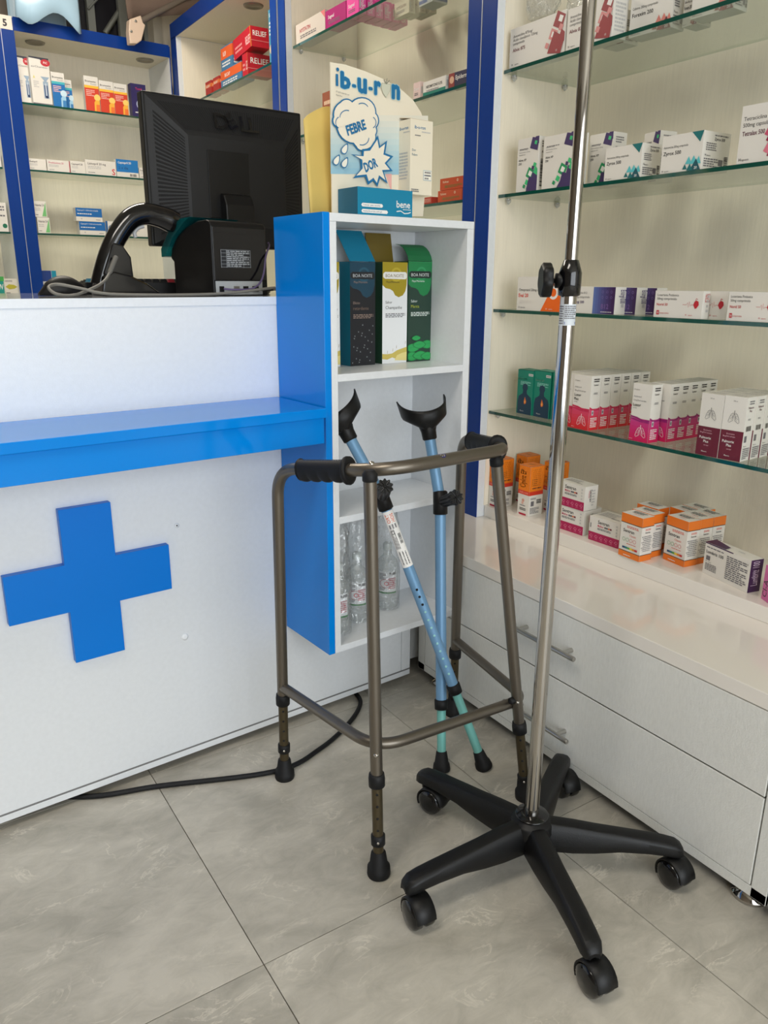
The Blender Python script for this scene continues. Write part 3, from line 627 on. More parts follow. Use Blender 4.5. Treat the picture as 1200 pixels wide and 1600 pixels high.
for th, wpt, sv in zip(ANG, WH, SWV):
    tip = Vector((HX, HY, 0))+Vector((math.cos(th), math.sin(th), 0))*.283
    off = Vector((wpt.x-tip.x, wpt.y-tip.y, 0)); off = off.normalized()*min(off.length, .022) if off.length > .004 else Vector((0, -.018, 0))
    c = tip+off+Vector((0, 0, .0292)); ro = off.normalized(); axl = Vector((-ro.y, ro.x, 0))
    cs = MB(); cs.lathe(tip+Vector((0, 0, .052)), [(.0095, 0), (.0105, .012), (.0105, .022)], BLACK, (0, 0, 1), 16); co = cs.build('caster', iv)
    R_ = .0292
    for s in (-1, 1):
        MB().lathe(c, [(R_*.9, .0035), (R_, .006), (R_, .018), (R_*.93, .0225), (R_*.6, .026), (.0, .027)], BLACKG, axl*s, 28).build('wheel', co)
    arc = []
    for k in range(15):
        a_ = math.radians(-28+205*k/14); dd = ro*-math.cos(a_)+Vector((0, 0, 1))*math.sin(a_)
        # hood shell over the wheels
        ri, rc = R_+.0015, R_+.0045
        arc.append([c+dd*ri+axl*.0215, c+dd*rc+axl*.0205, c+dd*(rc+.0008), c+dd*rc-axl*.0205, c+dd*ri-axl*.0215, c+dd*ri])
    MB().loft(arc, BLACK).build('hood', co)

# ================================================================== ON THE COUNTER
ZK = 1.1412
def quadmap(c00, c10, c11, c01):
    A, B, C, Dq = map(Vector, (c00, c10, c11, c01)); return lambda u, v: (A*(1-u)+B*u)*(1-v)+(Dq*(1-u)+C*u)*v
# monitor seen from behind
mu0, mu1, mz0, mz1, mv = .796, 1.256, 1.262, 1.629, 2.06
mon = thing('monitor', 'black desktop monitor seen from behind with vent slots and raised lettering', 'monitor', CF @ Vector(((mu0+mu1)/2, mv+.05, ZK)), D)
MB(CF).box((mu0, mv+.018, mz0), (mu1, mv+.05, mz1), BLACK).build('bezel', mon, bevel=.004)
MB(CF).box((mu0+.018, mv+.05, mz0+.02), (mu1-.018, mv+.0506, mz1-.018), BLACKG).build('screen', mon)
O = [(mu0+.004, mv+.018, mz0+.004), (mu1-.004, mv+.018, mz0+.004), (mu1-.004, mv+.018, mz1-.004), (mu0+.004, mv+.018, mz1-.004)]
I = [(mu0+.105, mv-.010, mz0+.055), (mu1-.075, mv-.010, mz0+.055), (mu1-.075, mv-.010, mz1-.095), (mu0+.105, mv-.010, mz1-.095)]
mb = MB(CF); mb.add(O+I, [(4, 5, 6, 7), (0, 1, 5, 4), (1, 2, 6, 5), (2, 3, 7, 6), (3, 0, 4, 7), (0, 3, 2, 1)], mat('monitor_black_plastic', (30, 30, 31), .55, spec=.35, bump=(500, .15)))
shell = mb.build('back_shell', mon, bevel=.006)
def slots(qm, a, b, n, v0, v1, along, wdt, nrm, mbx):
    for i in range(n):
        t = a+(b-a)*i/(n-1); f = v1(t) if callable(v1) else v1; g = v0(t) if callable(v0) else v0
        p = [(t-wdt, g), (t+wdt, g), (t+wdt, f), (t-wdt, f)] if along == 'v' else [(g, t-wdt), (f, t-wdt), (f, t+wdt), (g, t+wdt)]
        P_ = [qm(*q)+nrm*.0006 for q in p]; mbx.prism(P_, -nrm*.004, DARK)
sl = MB(CF)
qL = quadmap(O[0], I[0], I[3], O[3]); nL = (Vector(I[0])-Vector(O[0])).cross(Vector(O[3])-Vector(O[0])).normalized()
qT = quadmap(O[3], O[2], I[2], I[3]); nT = -(Vector(O[2])-Vector(O[3])).cross(Vector(I[3])-Vector(O[3])).normalized()
qR = quadmap(O[1], O[2], I[2], I[1]); nR = (Vector(O[2])-Vector(O[1])).cross(Vector(I[1])-Vector(O[1])).normalized()
for n_ in (nL, nT, nR):
    if n_.y > 0: n_ *= -1
MONB = mat('monitor_black_plastic', (30, 30, 31), .55, spec=.35, bump=(500, .15))
slots(qL, .05, .93, 29, .20, lambda t: .92, 'h', .0085, nL, sl)
slots(qT, .04, .97, 58, .18, .86, 'v', .0042, nT, sl)
slots(qR, .06, .92, 29, .15, .92, 'v', .0075, nR, sl)
so = sl.build('vent_slots', shell); so['kind'] = 'stuff'
MB(CF).box((mu0+.155, mv-.0125, mz0+.075), (mu0+.275, mv-.010, mz1-.125), BLACK).build('mount_plate', shell, bevel=.001)
MB(CF).prism([(mu0+.185, mv-.0125, 1.40), (mu0+.185, mv-.032, 1.395), (mu0+.185, mv-.045, 1.37), (mu0+.185, mv-.055, 1.15), (mu0+.185, mv-.012, 1.15)], (.085, 0, 0), BLACK).build('neck', mon, bevel=.004)
MB(CF).lathe((mu0+.225, mv+.03, ZK), [(.105, 0), (.11, .004), (.105, .012), (.0, .016)], BLACK, (0, 0, 1), 40).build('stand_base', mon)
zz = mz1-.070
for t_, u, rot in (('D', hv(334, 190, mv).x-mu0, 0), ('E', hv(358, 190, mv).x-mu0, .5), ('L', hv(374, 190, mv).x-mu0, 0), ('L', hv(388, 190, mv).x-mu0, 0)):
    lt = MB(CF); lt.flat_print = True; vs, fs, wd = text_geo(t_, .035); s_ = .054; cr, sr = math.cos(rot), math.sin(rot); base_ = Vector((mu0+u, mv-.003, zz))
    f_ = [base_+Vector((x.x*s_*1.15*cr-x.y*s_*sr, -.0003+(0), x.x*s_*sr+x.y*s_*cr)) for x in vs]
    # lie on the sloping top facet
    sl_ = (O[3][1]-I[3][1])/(O[3][2]-I[3][2]); f_ = [Vector((p.x, I[3][1]+max(0, p.z-I[3][2])*sl_-.008, p.z)) for p in f_]
    lt.add(f_, fs, BLACKG); lt.build('raised_letter', shell)

# receipt printer
PU, PV0, PW = .833, 1.80, .165
PF = CF @ Matrix.Translation((PU, PV0, 0)) @ Matrix.Rotation(math.radians(10), 4, 'Z')
pr = thing('receipt_printer', 'black receipt printer seen from behind with a teal cover and data label', 'printer', PF @ Vector((PW/2, .09, ZK)), D+math.radians(10))
zt = hv(340, 343, PV0).z
prof = [(0, ZK), (0, zt-.014), (.006, zt-.004), (.018, zt), (.055, zt-.002), (.100, zt-.014), (.145, zt-.036), (.172, zt-.062), (.178, zt-.085), (.166, zt-.094), (.166, ZK)]
MB(PF).prism([(0, y, z) for y, z in prof], (PW, 0, 0), BLACK).build('body', pr, bevel=.003)
MB(PF).box((.004, -.0015, ZK+.036), (PW-.004, 0, zt-.016), BLACKG).build('back_panel', pr, bevel=.0006)
pc = MB(PF).box((.006, -.0012, ZK+.002), (PW-.018, -.0002, ZK+.034), mat('light_grey_port_plate', (168, 172, 174), .5)).build('port_plate', pr)
for u, w_ in ((.022, .012), (.066, .016), (.094, .014), (.124, .018)): MB(PF).box((u-w_/2, -.004, ZK+.009), (u+w_/2, -.0012, ZK+.022), BLACK if u != .066 else STEEL).build('port', pc)
P = Print(PF); zl0, zl1 = hv(343, 418, PV0).z, hv(343, 389, PV0).z
P.face((.024, -.0016, zl0), (.088, 0, 0), (0, 0, zl1-zl0)); P.rect(0, 0, 1, 1, (34, 36, 40))
for q in (.03, .2, .4, .6, .8, .97): P.rect(0, q-.008, 1, q+.008, (150, 155, 160))
for q in (.0, .18, .5, .75, .99): P.rect(q, .0, q+.012, .98, (150, 155, 160))
P.lines(.2, .05, .95, .95, 9, (170, 175, 180)); P.build('data_label', pr)
tl = clear_mat('smoked_teal_plastic', (.12, .42, .42), .1, .25, .35, (20, 110, 115))
q = [(.070, zt+.008), (.110, zt+.006), (.165, zt-.022), (.205, zt-.062), (.205, zt-.082), (.188, zt-.080), (.150, zt-.036), (.10, zt-.006)]
MB(PF).prism([(-.010, y, z) for y, z in q], (PW-.02, 0, 0), tl).build('teal_cover', pr, bevel=.0008)
def cable(name, pts, r, m, label, n=8, cat='cable'):
    o = MB().tube(catmull(pts, n), r, m, 10).build(name, origin=pts[0]); return tag(o, label, cat)
W = lambda u, v, z: CF @ Vector((u, v, z))
Q = lambda x, y, z: PF @ Vector((x, y, z))
cable('printer_cable', [Q(.026, -.005, ZK+.016), Q(.05, -.022, ZK+.014), Q(.09, -.030, ZK+.016), Q(.12, -.026, ZK+.03), Q(.14, -.018, ZK+.055), Q(.158, -.006, ZK+.095), Q(.19, .02, ZK+.12), Q(.22, .06, ZK+.13)], .0024, mat('purple_grey_cable', (92, 80, 120), .5), 'thin purple grey cable rising beside the receipt printer')
cable('printer_cable', [Q(.124, -.005, ZK+.016), Q(.15, -.014, ZK+.012), Q(.19, .0, ZK+.014), Q(.23, .04, ZK+.006), Q(.26, .08, ZK+.006)], .003, RUBBER, 'short black cable plugged into the back of the receipt printer')

# barcode scanner on its stand
sv = 1.95
sc = thing('barcode_scanner', 'glossy black hand-held barcode scanner resting in its wedge stand', 'scanner', W(hv(175, 462, sv).x, sv, ZK), D)
pth = [hv(*p, sv) for p in ((156, 446), (163, 418), (172, 392), (186, 364), (204, 342), (226, 334), (248, 338), (264, 344), (274, 348))]
rr = [.022, .022, .023, .024, .0245, .0255, .026, .028, .026]
cc = catmull(pth, 6); rs = []
for i in range(len(cc)):
    t = i/6; k = min(int(t), len(rr)-2); rs.append(rr[k]+(rr[k+1]-rr[k])*(t-k))
MB(CF).tube(cc, rs, BLACKG, 20, flat=1.1).build('scanner_body', sc)
h0, h1 = hv(236, 352, sv), hv(262, 382, sv)
tg = [hv(*p, sv) for p in ((224, 353), (214, 357), (210, 364), (212, 371))]
MB(CF).tube(catmull(tg, 5), .005, mat('light_grey_trigger', (185, 186, 188), .4), 10).build('trigger', sc)
fin = [hv(*p, sv-.02) for p in ((168, 440), (160, 428), (175, 379), (190, 383), (203, 402), (207, 432), (200, 445))]
MB(CF).prism([(p.x, sv-.03, p.z) for p in fin], (0, .055, 0), BLACKG).build('cradle', sc, bevel=.004)
wdg = [hv(*p, sv-.02) for p in ((155, 462), (158, 432), (172, 424), (200, 431), (225, 443), (243, 456))]
wz = [(p.x, sv-.045, max(ZK+.0005, p.z)) for p in wdg]; wz[0] = (wz[0][0], wz[0][1], ZK+.0005); wz.append((hv(246, 462, sv-.02).x, sv-.045, ZK+.0005))
MB(CF).prism(wz, (0, .09, 0), BLACKG).build('stand_wedge', sc, bevel=.004)
# black rounded pointing device / holder left of the scanner
a_, b_ = hv(66, 460, 1.90), hv(140, 460, 1.90); cxm = (a_.x+b_.x)/2; hw = (b_.x-a_.x)/2
rings = []
for i in range(13):
    t = i/12; x = a_.x+(b_.x-a_.x)*t; hgt = .004+.040*max(0, math.sin(math.pi*(t*.9+.02)))**.7*(1 if t > .15 else t/.15*.6+.4); ww = .028*math.sin(math.pi*min(.97, max(.03, t)))**.5
    rings.append([(x, 1.93+ww*math.cos(q_)*1.0, ZK+.0006+hgt*max(0, math.sin(q_))**.8) for q_ in [math.pi*k/10 for k in range(11)]])
ob = MB(CF).loft(rings, BLACK, True, True, True).build('computer_mouse', origin=W(cxm, 1.93, ZK)); tag(ob, 'low rounded black computer mouse left of the scanner stand', 'mouse')
gc = mat('grey_coiled_cable', (120, 118, 112), .55); zc = ZK+.004
pts = [hv(181, 402, 1.90), hv(172, 425, 1.88), hv(162, 440, 1.85)]; pts = [CF @ p for p in pts]+[W(hv(140, 455, 1.81).x, 1.80, zc+.012), W(hv(112, 462, 1.78).x, 1.77, zc), W(hv(88, 458, 1.76).x, 1.76, zc+.003), W(hv(76, 450, 1.78).x, 1.78, zc+.016), W(hv(90, 444, 1.80).x, 1.80, zc+.022), W(hv(125, 452, 1.78).x, 1.78, zc+.014), W(hv(165, 459, 1.76).x, 1.76, zc+.003), W(hv(230, 461, 1.75).x, 1.75, zc), W(hv(300, 460, 1.75).x, 1.75, zc), W(hv(360, 457, 1.75).x, 1.755, zc+.003), W(hv(425, 447, 1.76).x, 1.765, zc+.014), W(.985, 1.775, zc+.012), W(1.03, 1.80, zc)]
cable('scanner_cable', pts, .0033, gc, 'grey scanner cable looping over the counter top in front of the printer')
sp = MB(); a_, b_ = pts[0], pts[1]
for i in range(14): sp.lathe(a_+(b_-a_)*(i/13), [(.0052, -.0012), (.0056, 0), (.0052, .0012)], gc, (b_-a_).normalized(), 10)
o = sp.build('strain_relief', sc)
# keyboard
k0, k1 = .60, .905; kv = 2.03
kb = thing('keyboard', 'black keyboard standing behind the scanner with grey and blue key tops', 'keyboard', W((k0+k1)/2, kv+.06, ZK), D)
MB(CF).prism([(k0, kv, ZK), (k0, kv, ZK+.030), (k0, kv+.13, ZK+.016), (k0, kv+.13, ZK)], (k1-k0, 0, 0), BLACK).build('housing', kb, bevel=.002)
km = {}
for r in range(5):
    for c in range(14):
        u, v = k0+.008+c*.0207, kv+.006+r*.024; z0 = ZK+.030-(v-kv)*.1077
        mt = mat('teal_key_top', (40, 120, 150), .5) if (r == 0 and c == 0) else (mat('red_key_top', (150, 35, 45), .5) if (r == 0 and c == 10) else BLACK)
        key = mt.name
        if key in km: o = km[key].copy(); COL.objects.link(o)
        else:
            b_ = MB(); b_.loft([[(-.0095, -.0105, 0), (.0095, -.0105, 0), (.0095, .0105, 0), (-.0095, .0105, 0)], [(-.007, -.0075, .009), (.007, -.0075, .009), (.007, .007, .009), (-.007, .007, .009)]], mt, False); o = b_.build('key'); km[key] = o
        o.parent = kb; o.location = Vector((u+.0095-(k0+k1)/2, v+.0105-(kv+.06), z0-ZK))

# ================================================================== ON TOP OF THE DISPLAY SHELF
ZU = ZT+.0012
# manila envelope
PV = 1.60
ev = []
for i in range(15):
    t = i/14; px = 464+80*t; bow = .020*math.sin(math.pi*t*.8)
    top = hv(px, 190-22*min(1, t*2.2)**.7, PV); ev.append((top.x, PV-.018+bow*.8, top.z))
mbv = MB(CF); mbv.loft([[(x, y-.03, ZU) for x, y, z in ev]]+[[(x, y-.03+.02*k/4, ZU+(z-ZU)*k/4) for x, y, z in ev] for k in range(1, 5)], mat('manila_paper', (214, 186, 104), .7, var=(8, .05)), True, False, False)
o = mbv.build('envelope', origin=W(ev[7][0], PV, ZU), solid=.003); tag(o, 'curved yellow manila envelope standing behind the blue and white display card', 'envelope')
# display card
QV = 1.548
dc = thing('display_card', 'blue and white cardboard display card with cloud and burst drawings', 'display card', W(hv(590, 330, QV).x, QV, ZU), D)
out_ = [(516, 97), (540, 101), (570, 111), (600, 124), (626, 139), (646, 157), (658, 176), (666, 200), (668, 230), (664, 300), (661, 338), (519, 338)]
op = [hv(*p, QV) for p in out_]; op = [Vector((p.x, QV, max(ZU+.0005, p.z))) for p in op]
CARDW = ink((236, 226, 204)); mc = MB(CF); mc.prism([(p.x, QV, p.z) for p in op], (0, .003, 0), CARDW)
mc.prism([(op[0].x+.02, QV+.003, ZU), (op[0].x+.02, QV+.045, ZU), (op[0].x+.02, QV+.003, ZU+.15)], (.003, 0, 0), CARDW); mc.build('card', dc)
P = Print(CF); P.face((0, QV, 0), (1, 0, 0), (0, 0, 1))
def cp(pts): return [(lambda h: (h.x, h.z))(hv(px, py, QV)) for px, py in pts]
def zoomp(pts): return [(500+x*190/1192, 90+y*255/1600) for x, y in pts]
# pale blue field in three bands (a printed gradient)
for k in range(10):
    y0, y1 = 560+58*k, 560+58*(k+1); f = k/9
    l = lambda y: 96+ (y-40)*10/1400
    P.lay = .0004; P.poly([(a, b) for a, b in cp(zoomp([(l(y0), y0), (1058-20*(k > 8), y0+10), (1058, min(1150, y1+10)), (l(y1), y1)]))], (int(228-75*f), int(224-28*f), int(208+5*f)))
P.lay = .0006
P.poly(cp(zoomp([(640, 1140), (700, 1140), (700, 1290), (690, 1290)])), (240, 180, 170))
TB = (20, 110, 160)
def pt(t, x, y, h, wmax, rot, col=TB, bold=.03):
    a = cp(zoomp([(x, y)]))[0]; P.text(t, a[0], a[1], h, 0 if not wmax else wmax, col, bold, rot)
pl0 = cp(zoomp([(150, 275), (150, 110), (780, 400), (780, 275)]))
# title, letters laid one by one along the sloping line
def fat(ch, x0, x1, yb, yt, wd_):
    (a0, b0), (a1, b1) = cp(zoomp([(x0, yb), (x1, yb)])); tz_ = cp(zoomp([(x0, yt)]))[0][1]; vs, fs, wd = text_geo(ch, .012)
    hh = max(v.y for v in vs); sy = (tz_-b0)/hh; sx_ = (a1-a0)/wd
    for rad_, col in ((wd_+.0012, (158, 204, 216)), (wd_, TB)):
        for k in range(8):
            q = k*math.pi/4; P.up(); P.lay -= .00006
            P.mb.add([P.p(a0+v.x*sx_+rad_*math.cos(q), b0+v.y*sy+rad_*math.sin(q)) for v in vs], fs, ink(col))
        P.up()
for L_ in (('b', 205, 292, 290, 140), ('-', 318, 345, 300, 270), ('u', 370, 450, 332, 205), ('-', 478, 505, 327, 297), ('r', 532, 585, 355, 235), ('n', 702, 772, 395, 268)): fat(*L_, .0019)
(a0, b0), (a1, b1) = cp(zoomp([(158, 280), (172, 165)])); P.rect(a0-.0022, b0, a0+.0042, b1, TB); q_ = cp(zoomp([(165, 118)]))[0]; P.disc(q_[0]+.0006, q_[1], .0038, TB, seg=12)
sb = cp(zoomp([(600, 250), (690, 262), (680, 330), (640, 395), (610, 350), (590, 290)])); P.fan(sb, (170, 170, 150)); P.fan([(x*.93+sb[0][0]*.07+.0008, y*.93+sb[2][1]*.07) for x, y in sb], (205, 205, 185))
for a in ((620, 215), (650, 205), (675, 225)): P.stroke(cp(zoomp([(a[0], a[1]), (642, 262)])), .0018, (130, 130, 115))
a = cp(zoomp([(150, 338), (150, 372)])); P.text('20 mg/ml suspensão oral', a[0][0], a[0][1], .0032, .034, 'g', 0, -.09); P.text('Ibuprofeno', a[1][0], a[1][1], .0032, .016, 'g', 0, -.09)
def blob(pts, c, k=6): return catmull2(pts, k)
def catmull2(pts, k=6):
    Q = [Vector((x, y, 0)) for x, y in pts]; n = len(Q); out = []
    for i in range(n):
        a, b, c, d = Q[i-1], Q[i], Q[(i+1) % n], Q[(i+2) % n]
        for j in range(k):
            t = j/k; v = .5*((2*b)+(c-a)*t+(2*a-5*b+4*c-d)*t*t+(3*b-a-3*c+d)*t**3); out.append((v.x, v.y))
    return out
lob = [(330, 660, 180), (250, 560, 130), (250, 490, 75), (400, 540, 140), (470, 620, 95), (420, 780, 120), (270, 740, 75), (400, 850, 60), (480, 720, 65), (180, 620, 65)]
def discz(x, y, r, col):
    P.up(); P.mb.add([P.p(*q) for q in cp(zoomp([(x+r*.95*math.cos(2*math.pi*k/24), y+r*math.sin(2*math.pi*k/24)) for k in range(24)]))], [tuple(range(24))], ink(col))
for x, y, r in lob: discz(x, y, r+12, TB)
P.lay += .0001
for x, y, r in lob: discz(x, y, r-2, (240, 230, 210))
P.lay += .0001
def arcz(x, y, r, a0, a1, wdt=.0018):
    P.stroke(cp(zoomp([(x+r*.95*math.cos(math.radians(a0+(a1-a0)*k/12)), y+r*math.sin(math.radians(a0+(a1-a0)*k/12))) for k in range(13)])), wdt, TB)
arcz(250, 590, 70, 180, 290); arcz(400, 520, 70, 240, 330); arcz(400, 790, 70, 0, 110); arcz(480, 640, 60, 300, 420); arcz(200, 640, 62, 120, 240)
a = cp(zoomp([(262, 765)]))[0]; P.btext('FEBRE', a[0], a[1], .0195, .053, TB, .0007, .36)
def burst(cx_, cy_, n, r0, r1, seed, sx=1.):
    rn = random.Random(seed); o_ = []
    for k in range(n*2):
        q = math.pi*k/n; r_ = (r1 if k % 2 else r0)*rn.uniform(.88, 1.1); o_.append((cx_+r_*math.cos(q)*sx, cy_+r_*math.sin(q)))
    return o_
B1 = [(555, 765), (575, 870), (645, 815), (625, 940), (705, 970), (640, 1040), (700, 1115), (610, 1120), (650, 1240), (575, 1180), (550, 1270), (510, 1210), (455, 1250), (430, 1170), (310, 1185), (385, 1100), (380, 1000), (290, 950), (395, 960), (400, 900), (470, 895)]
P.fan(cp(zoomp(B1)), TB); cxb, cyb = 510, 1025
P.fan(cp(zoomp([(cxb+(x-cxb)*.84, cyb+(y-cyb)*.84) for x, y in B1])), (240, 230, 210))
a = cp(zoomp([(435, 1125)]))[0]; P.btext('DOR', a[0], a[1], .0195, .037, TB, .0007, .42)
for x, y in ((225, 905), (145, 1015), (225, 1040)):
    dr = [(30, -62), (33, 0), (12, 42), (-18, 42), (-35, 15), (-22, -22)]; dd = catmull2([(x+p*1.0, y+q_) for p, q_ in dr], 4)
    P.fan(cp(zoomp(dd)), TB); P.fan(cp(zoomp([(x+(p-x)*.76, y+(q_-y)*.78) for p, q_ in dd])), (240, 236, 222))
P.build('printing', dc)
# carton fixed on the card
BVf = QV-.042; a, b = hv(640, 303, BVf), hv(674, 307, BVf); tz = hv(642, 185, BVf).z; w_, h_ = b.x-a.x, tz-a.z
bx = MB(CF); bx.box((a.x, BVf, a.z), (a.x+w_, QV-.0006, a.z+h_), CARDW); bx.prism([(a.x, BVf, a.z+h_), (a.x+w_, BVf+.001, a.z+h_), (a.x+w_, QV-.001, a.z+h_+.002), (a.x, QV-.001, a.z+h_+.006)], (0, 0, .0008), ink((200, 180, 150)))
co = bx.build('display_carton', dc, label='cream carton fixed on the front of the card')
P = Print(CF); P.face((a.x, BVf, a.z), (w_, 0, 0), (0, 0, h_)); P.text('ib-u-ron', .18, .88, .045, .75, TB, .04); P.lines(.5, .83, .9, .86, 1, 'lg'); P.lines(.2, .78, .45, .805, 1, 'g'); P.text('Dor', .08, .58, .032, .25, (60, 110, 140)); P.text('Febre', .08, .52, .032, .35, (60, 110, 140))
P.rect(.6, .20, .97, .34, (180, 195, 200)); P.rect(.62, .275, .96, .33, (245, 240, 225)); P.rect(.62, .21, .96, .26, (245, 240, 225)); P.lines(.66, .21, .93, .33, 3, 'g'); P.lines(.06, .03, .4, .08, 2, 'g')
P.face((a.x, QV, a.z), (0, BVf-QV, 0), (0, 0, h_)); 
P.text('ib-u-ron', .06, .87, .045, .85, TB, .04); P.lines(.4, .82, .95, .85, 1, 'lg'); P.lines(.06, .2, .8, .58, 9, 'lg'); P.build('printing', co)
# teal dispenser tray
TV = 1.470; a, b = hv(559, 337, TV), hv(644, 338, TV); hz_ = hv(559, 291, TV).z-ZU
tr = MB(CF); TL_ = ink((0, 128, 165)); wt = b.x-a.x
tr.box((a.x, TV, ZU), (a.x+wt, TV+.001, ZU+hz_), TL_); tr.box((a.x, TV+.001, ZU), (a.x+.001, QV-.002, ZU+hz_*1.0), ink((0, 96, 130))); tr.box((a.x+wt-.001, TV+.001, ZU), (a.x+wt, QV-.002, ZU+hz_), TL_); tr.box((a.x+.001, TV+.001, ZU), (a.x+wt-.001, QV-.002, ZU+.001), TL_)
tr.box((a.x+.001, TV+.001, ZU+hz_-.004), (a.x+wt-.001, QV-.002, ZU+hz_-.003), TL_)
o = tr.build('dispenser_box', origin=W(a.x+wt/2, TV+.03, ZU)); tag(o, 'low teal cardboard box in front of the display card', 'box')
P = Print(CF); P.face((a.x, TV, ZU), (wt, 0, 0), (0, 0, hz_)); P.text('bene', .70, .35, .26, .26, 'w', .04); P.stroke([(.7, .2), (.78, .23), (.85, .14), (.92, .16), (.97, .2)], .035, 'w'); P.lines(.82, .26, .97, .31, 1, 'w')
for v_, x1 in ((.30, .43), (.08, .52)): P.poly([(.08, v_), (x1, v_), (x1+.02, v_+.06), (x1, v_+.13), (.08, v_+.13), (.06, v_+.06)], 'w'); P.text('f iniciar sem receita' if v_ > .2 else 'www.ib-u-ron.com.pt', .09, v_+.035, .075, x1-.1, (20, 90, 130))
P.build('printing', o)

# ================================================================== CARTON ARTWORK
HG = 'lg'
def rhomb(P, u, v, r, a, c, W=1., hole=0):       # rounded square turned by a, r in metres
    X, Y = r/P.W, r/P.H
    def ring(k): return [(u+k*X*math.cos(a+q*math.pi/2)*1.2, v+k*Y*math.sin(a+q*math.pi/2)*1.2) for q in range(4)]
    P.poly(ring(1), c)
    if hole: P.poly(ring(.5), hole)
def brandmark(P, x0, y0, w_, h, col='k'): P.text('H', x0, y0, h, .05, col, .012); P.text('npsora', x0+.06, y0, h*.8, w_, col)
def lungs(P, u, v, s_, col, wd=.007):            # line drawing of lungs
    k = s_*P.H/P.W*.9
    for m_ in (-1, 1):
        pts = [(u+m_*.03*k, v+.20*s_), (u+m_*.10*k, v+.27*s_), (u+m_*.22*k, v+.20*s_), (u+m_*.34*k, v-.02*s_), (u+m_*.40*k, v-.24*s_), (u+m_*.33*k, v-.30*s_), (u+m_*.18*k, v-.22*s_), (u+m_*.08*k, v-.16*s_), (u+m_*.07*k, v+.04*s_)]
        P.stroke(pts, wd, col)
        for dx, dy in ((.24, .10), (.30, -.08), (.20, -.16), (.13, .20)): P.stroke([(u+m_*.05*k, v+.08*s_), (u+m_*dx*k, v+dy*s_)], wd*.7, col)
    P.stroke([(u, v+.42*s_), (u, v+.22*s_), (u, v+.12*s_)], wd*1.6, col)
def art_syrup(title, sub1, sub2, col, col2, wavecol):
    def f(P, F):
        P.face(*F['f']); n = 8
        P.rect(0, 0, 1, .40, col)
        for k in range(6): P.rect(0, .40-.066*(k+1)+.0, 1, .40-.066*k, tuple(int(c1+(c2-c1)*k/5) for c1, c2 in zip(col2, col)))
        P.poly([(0, .44), (.35, .425), (.7, .385), (1, .40), (1, .36), (.6, .36), (.3, .40), (0, .41)], wavecol); P.poly([(0, .40), (.3, .385), (.7, .35), (1, .37), (1, .34), (.5, .345), (0, .385)], wavecol)
        P.text('H npsora', .08, .885, .022, .5, 'k'); P.text(sub1, .08, .765, .028, .42, 'g'); P.text(sub2, .08, .70, .028, .72, 'g')
        y = .61
        for t_ in title: P.text(t_, .08, y, .05, .75, 'k', .012); y -= .075
        P.text('xarope', .08, y+.035, .022, .3, 'g'); lungs(P, .60, .17, .30, (240, 215, 220), .008); P.text('150 ml', .05, .03, .018, .22, 'w')
        P.face(*F['r'])
        for k in range(6): P.rect(0, .40-.066*(k+1), 1, .40-.066*k, tuple(int(c1+(c2-c1)*k/5) for c1, c2 in zip(col2, col)))
        P.rect(0, 0, 1, .02, col); P.poly([(0, .44), (.3, .40), (.6, .38), (1, .42), (1, .37), (.5, .36), (0, .40)], wavecol)
        P.lines(.25, .88, .8, .955, 2, 'k'); P.text(title[0], .28, .82, .035, .5, 'k', .012); P.lines(.3, .66, .7, .70, 2, 'g'); P.lines(.15, .05, .8, .24, 6, 'w'); P.rect(.22, .28, .42, .37, (210, 200, 205)); P.rect(.26, .30, .38, .35, 'g')
        P.face(*F['t']); P.lines(.1, .15, .9, .85, 5, 'lg')
    return f
def art_pulmo(P, F):
    C = (104, 28, 48); P.face(*F['f']); P.rect(0, 0, 1, .47, C); lungs(P, .5, .67, .27, (110, 110, 112), .006); P.text('100 ml', .4, .92, .02, .25, 'g')
    P.text('Bromexina', .27, .405, .024, .5, (225, 180, 190)); P.text('8mg/5ml xarope', .12, .365, .024, .75, (225, 180, 190)); P.text('Pulmorix', .12, .275, .042, .78, 'w', .012); P.text('Plus', .32, .215, .042, .4, 'w', .012); P.text('xarope', .35, .165, .022, .3, (225, 180, 190)); brandmark(P, .28, .06, .4, .024, 'w')
    P.face(*F['r']); P.lines(.25, .88, .8, .95, 2, 'g'); P.text('Pulmorix', .18, .82, .036, .62, (90, 30, 50), .012); P.text('Plus', .35, .77, .034, .35, (90, 30, 50), .012); P.lines(.3, .64, .6, .67, 2, 'g'); P.bars(.2, .47, .75, .55, 'k', 16); P.rect(.14, .30, .40, .40, 'g'); brandmark(P, .14, .23, .5, .024); P.lines(.12, .03, .88, .21, 6, 'g')
    P.face(*F['t']); P.lines(.1, .15, .9, .85, 5, 'lg')
def art_gavi(P, F):
    G = (18, 132, 110); N_ = (24, 58, 82)
    for k in 'frlt': P.face(*F[k]); P.rect(0, 0, 1, 1, G)
    P.face(*F['f']); P.text('Gavicid XP', .06, .78, .045, .9, 'w', .012); P.lines(.2, .66, .85, .75, 4, (150, 210, 200)); P.poly([(.06, 0), (.06, .28), (.12, .40), (.36, .47), (.38, .54), (.33, .60), (.37, .68), (.5, .70), (.64, .68), (.68, .60), (.62, .54), (.64, .47), (.88, .40), (.95, .28), (.95, 0)], N_)
    P.poly([(.46, .28), (.52, .40), (.62, .30), (.6, .25), (.5, .23)], (226, 110, 50)); P.poly([(.5, .27), (.53, .34), (.57, .28), (.55, .26)], (245, 200, 90)); brandmark(P, .24, .06, .5, .03, 'w'); P.rect(.7, .88, .98, .93, 'w'); P.lines(.72, .885, .96, .925, 1, 'g')
    P.face(*F['t']); P.lines(.1, .2, .9, .8, 3, (110, 190, 170))
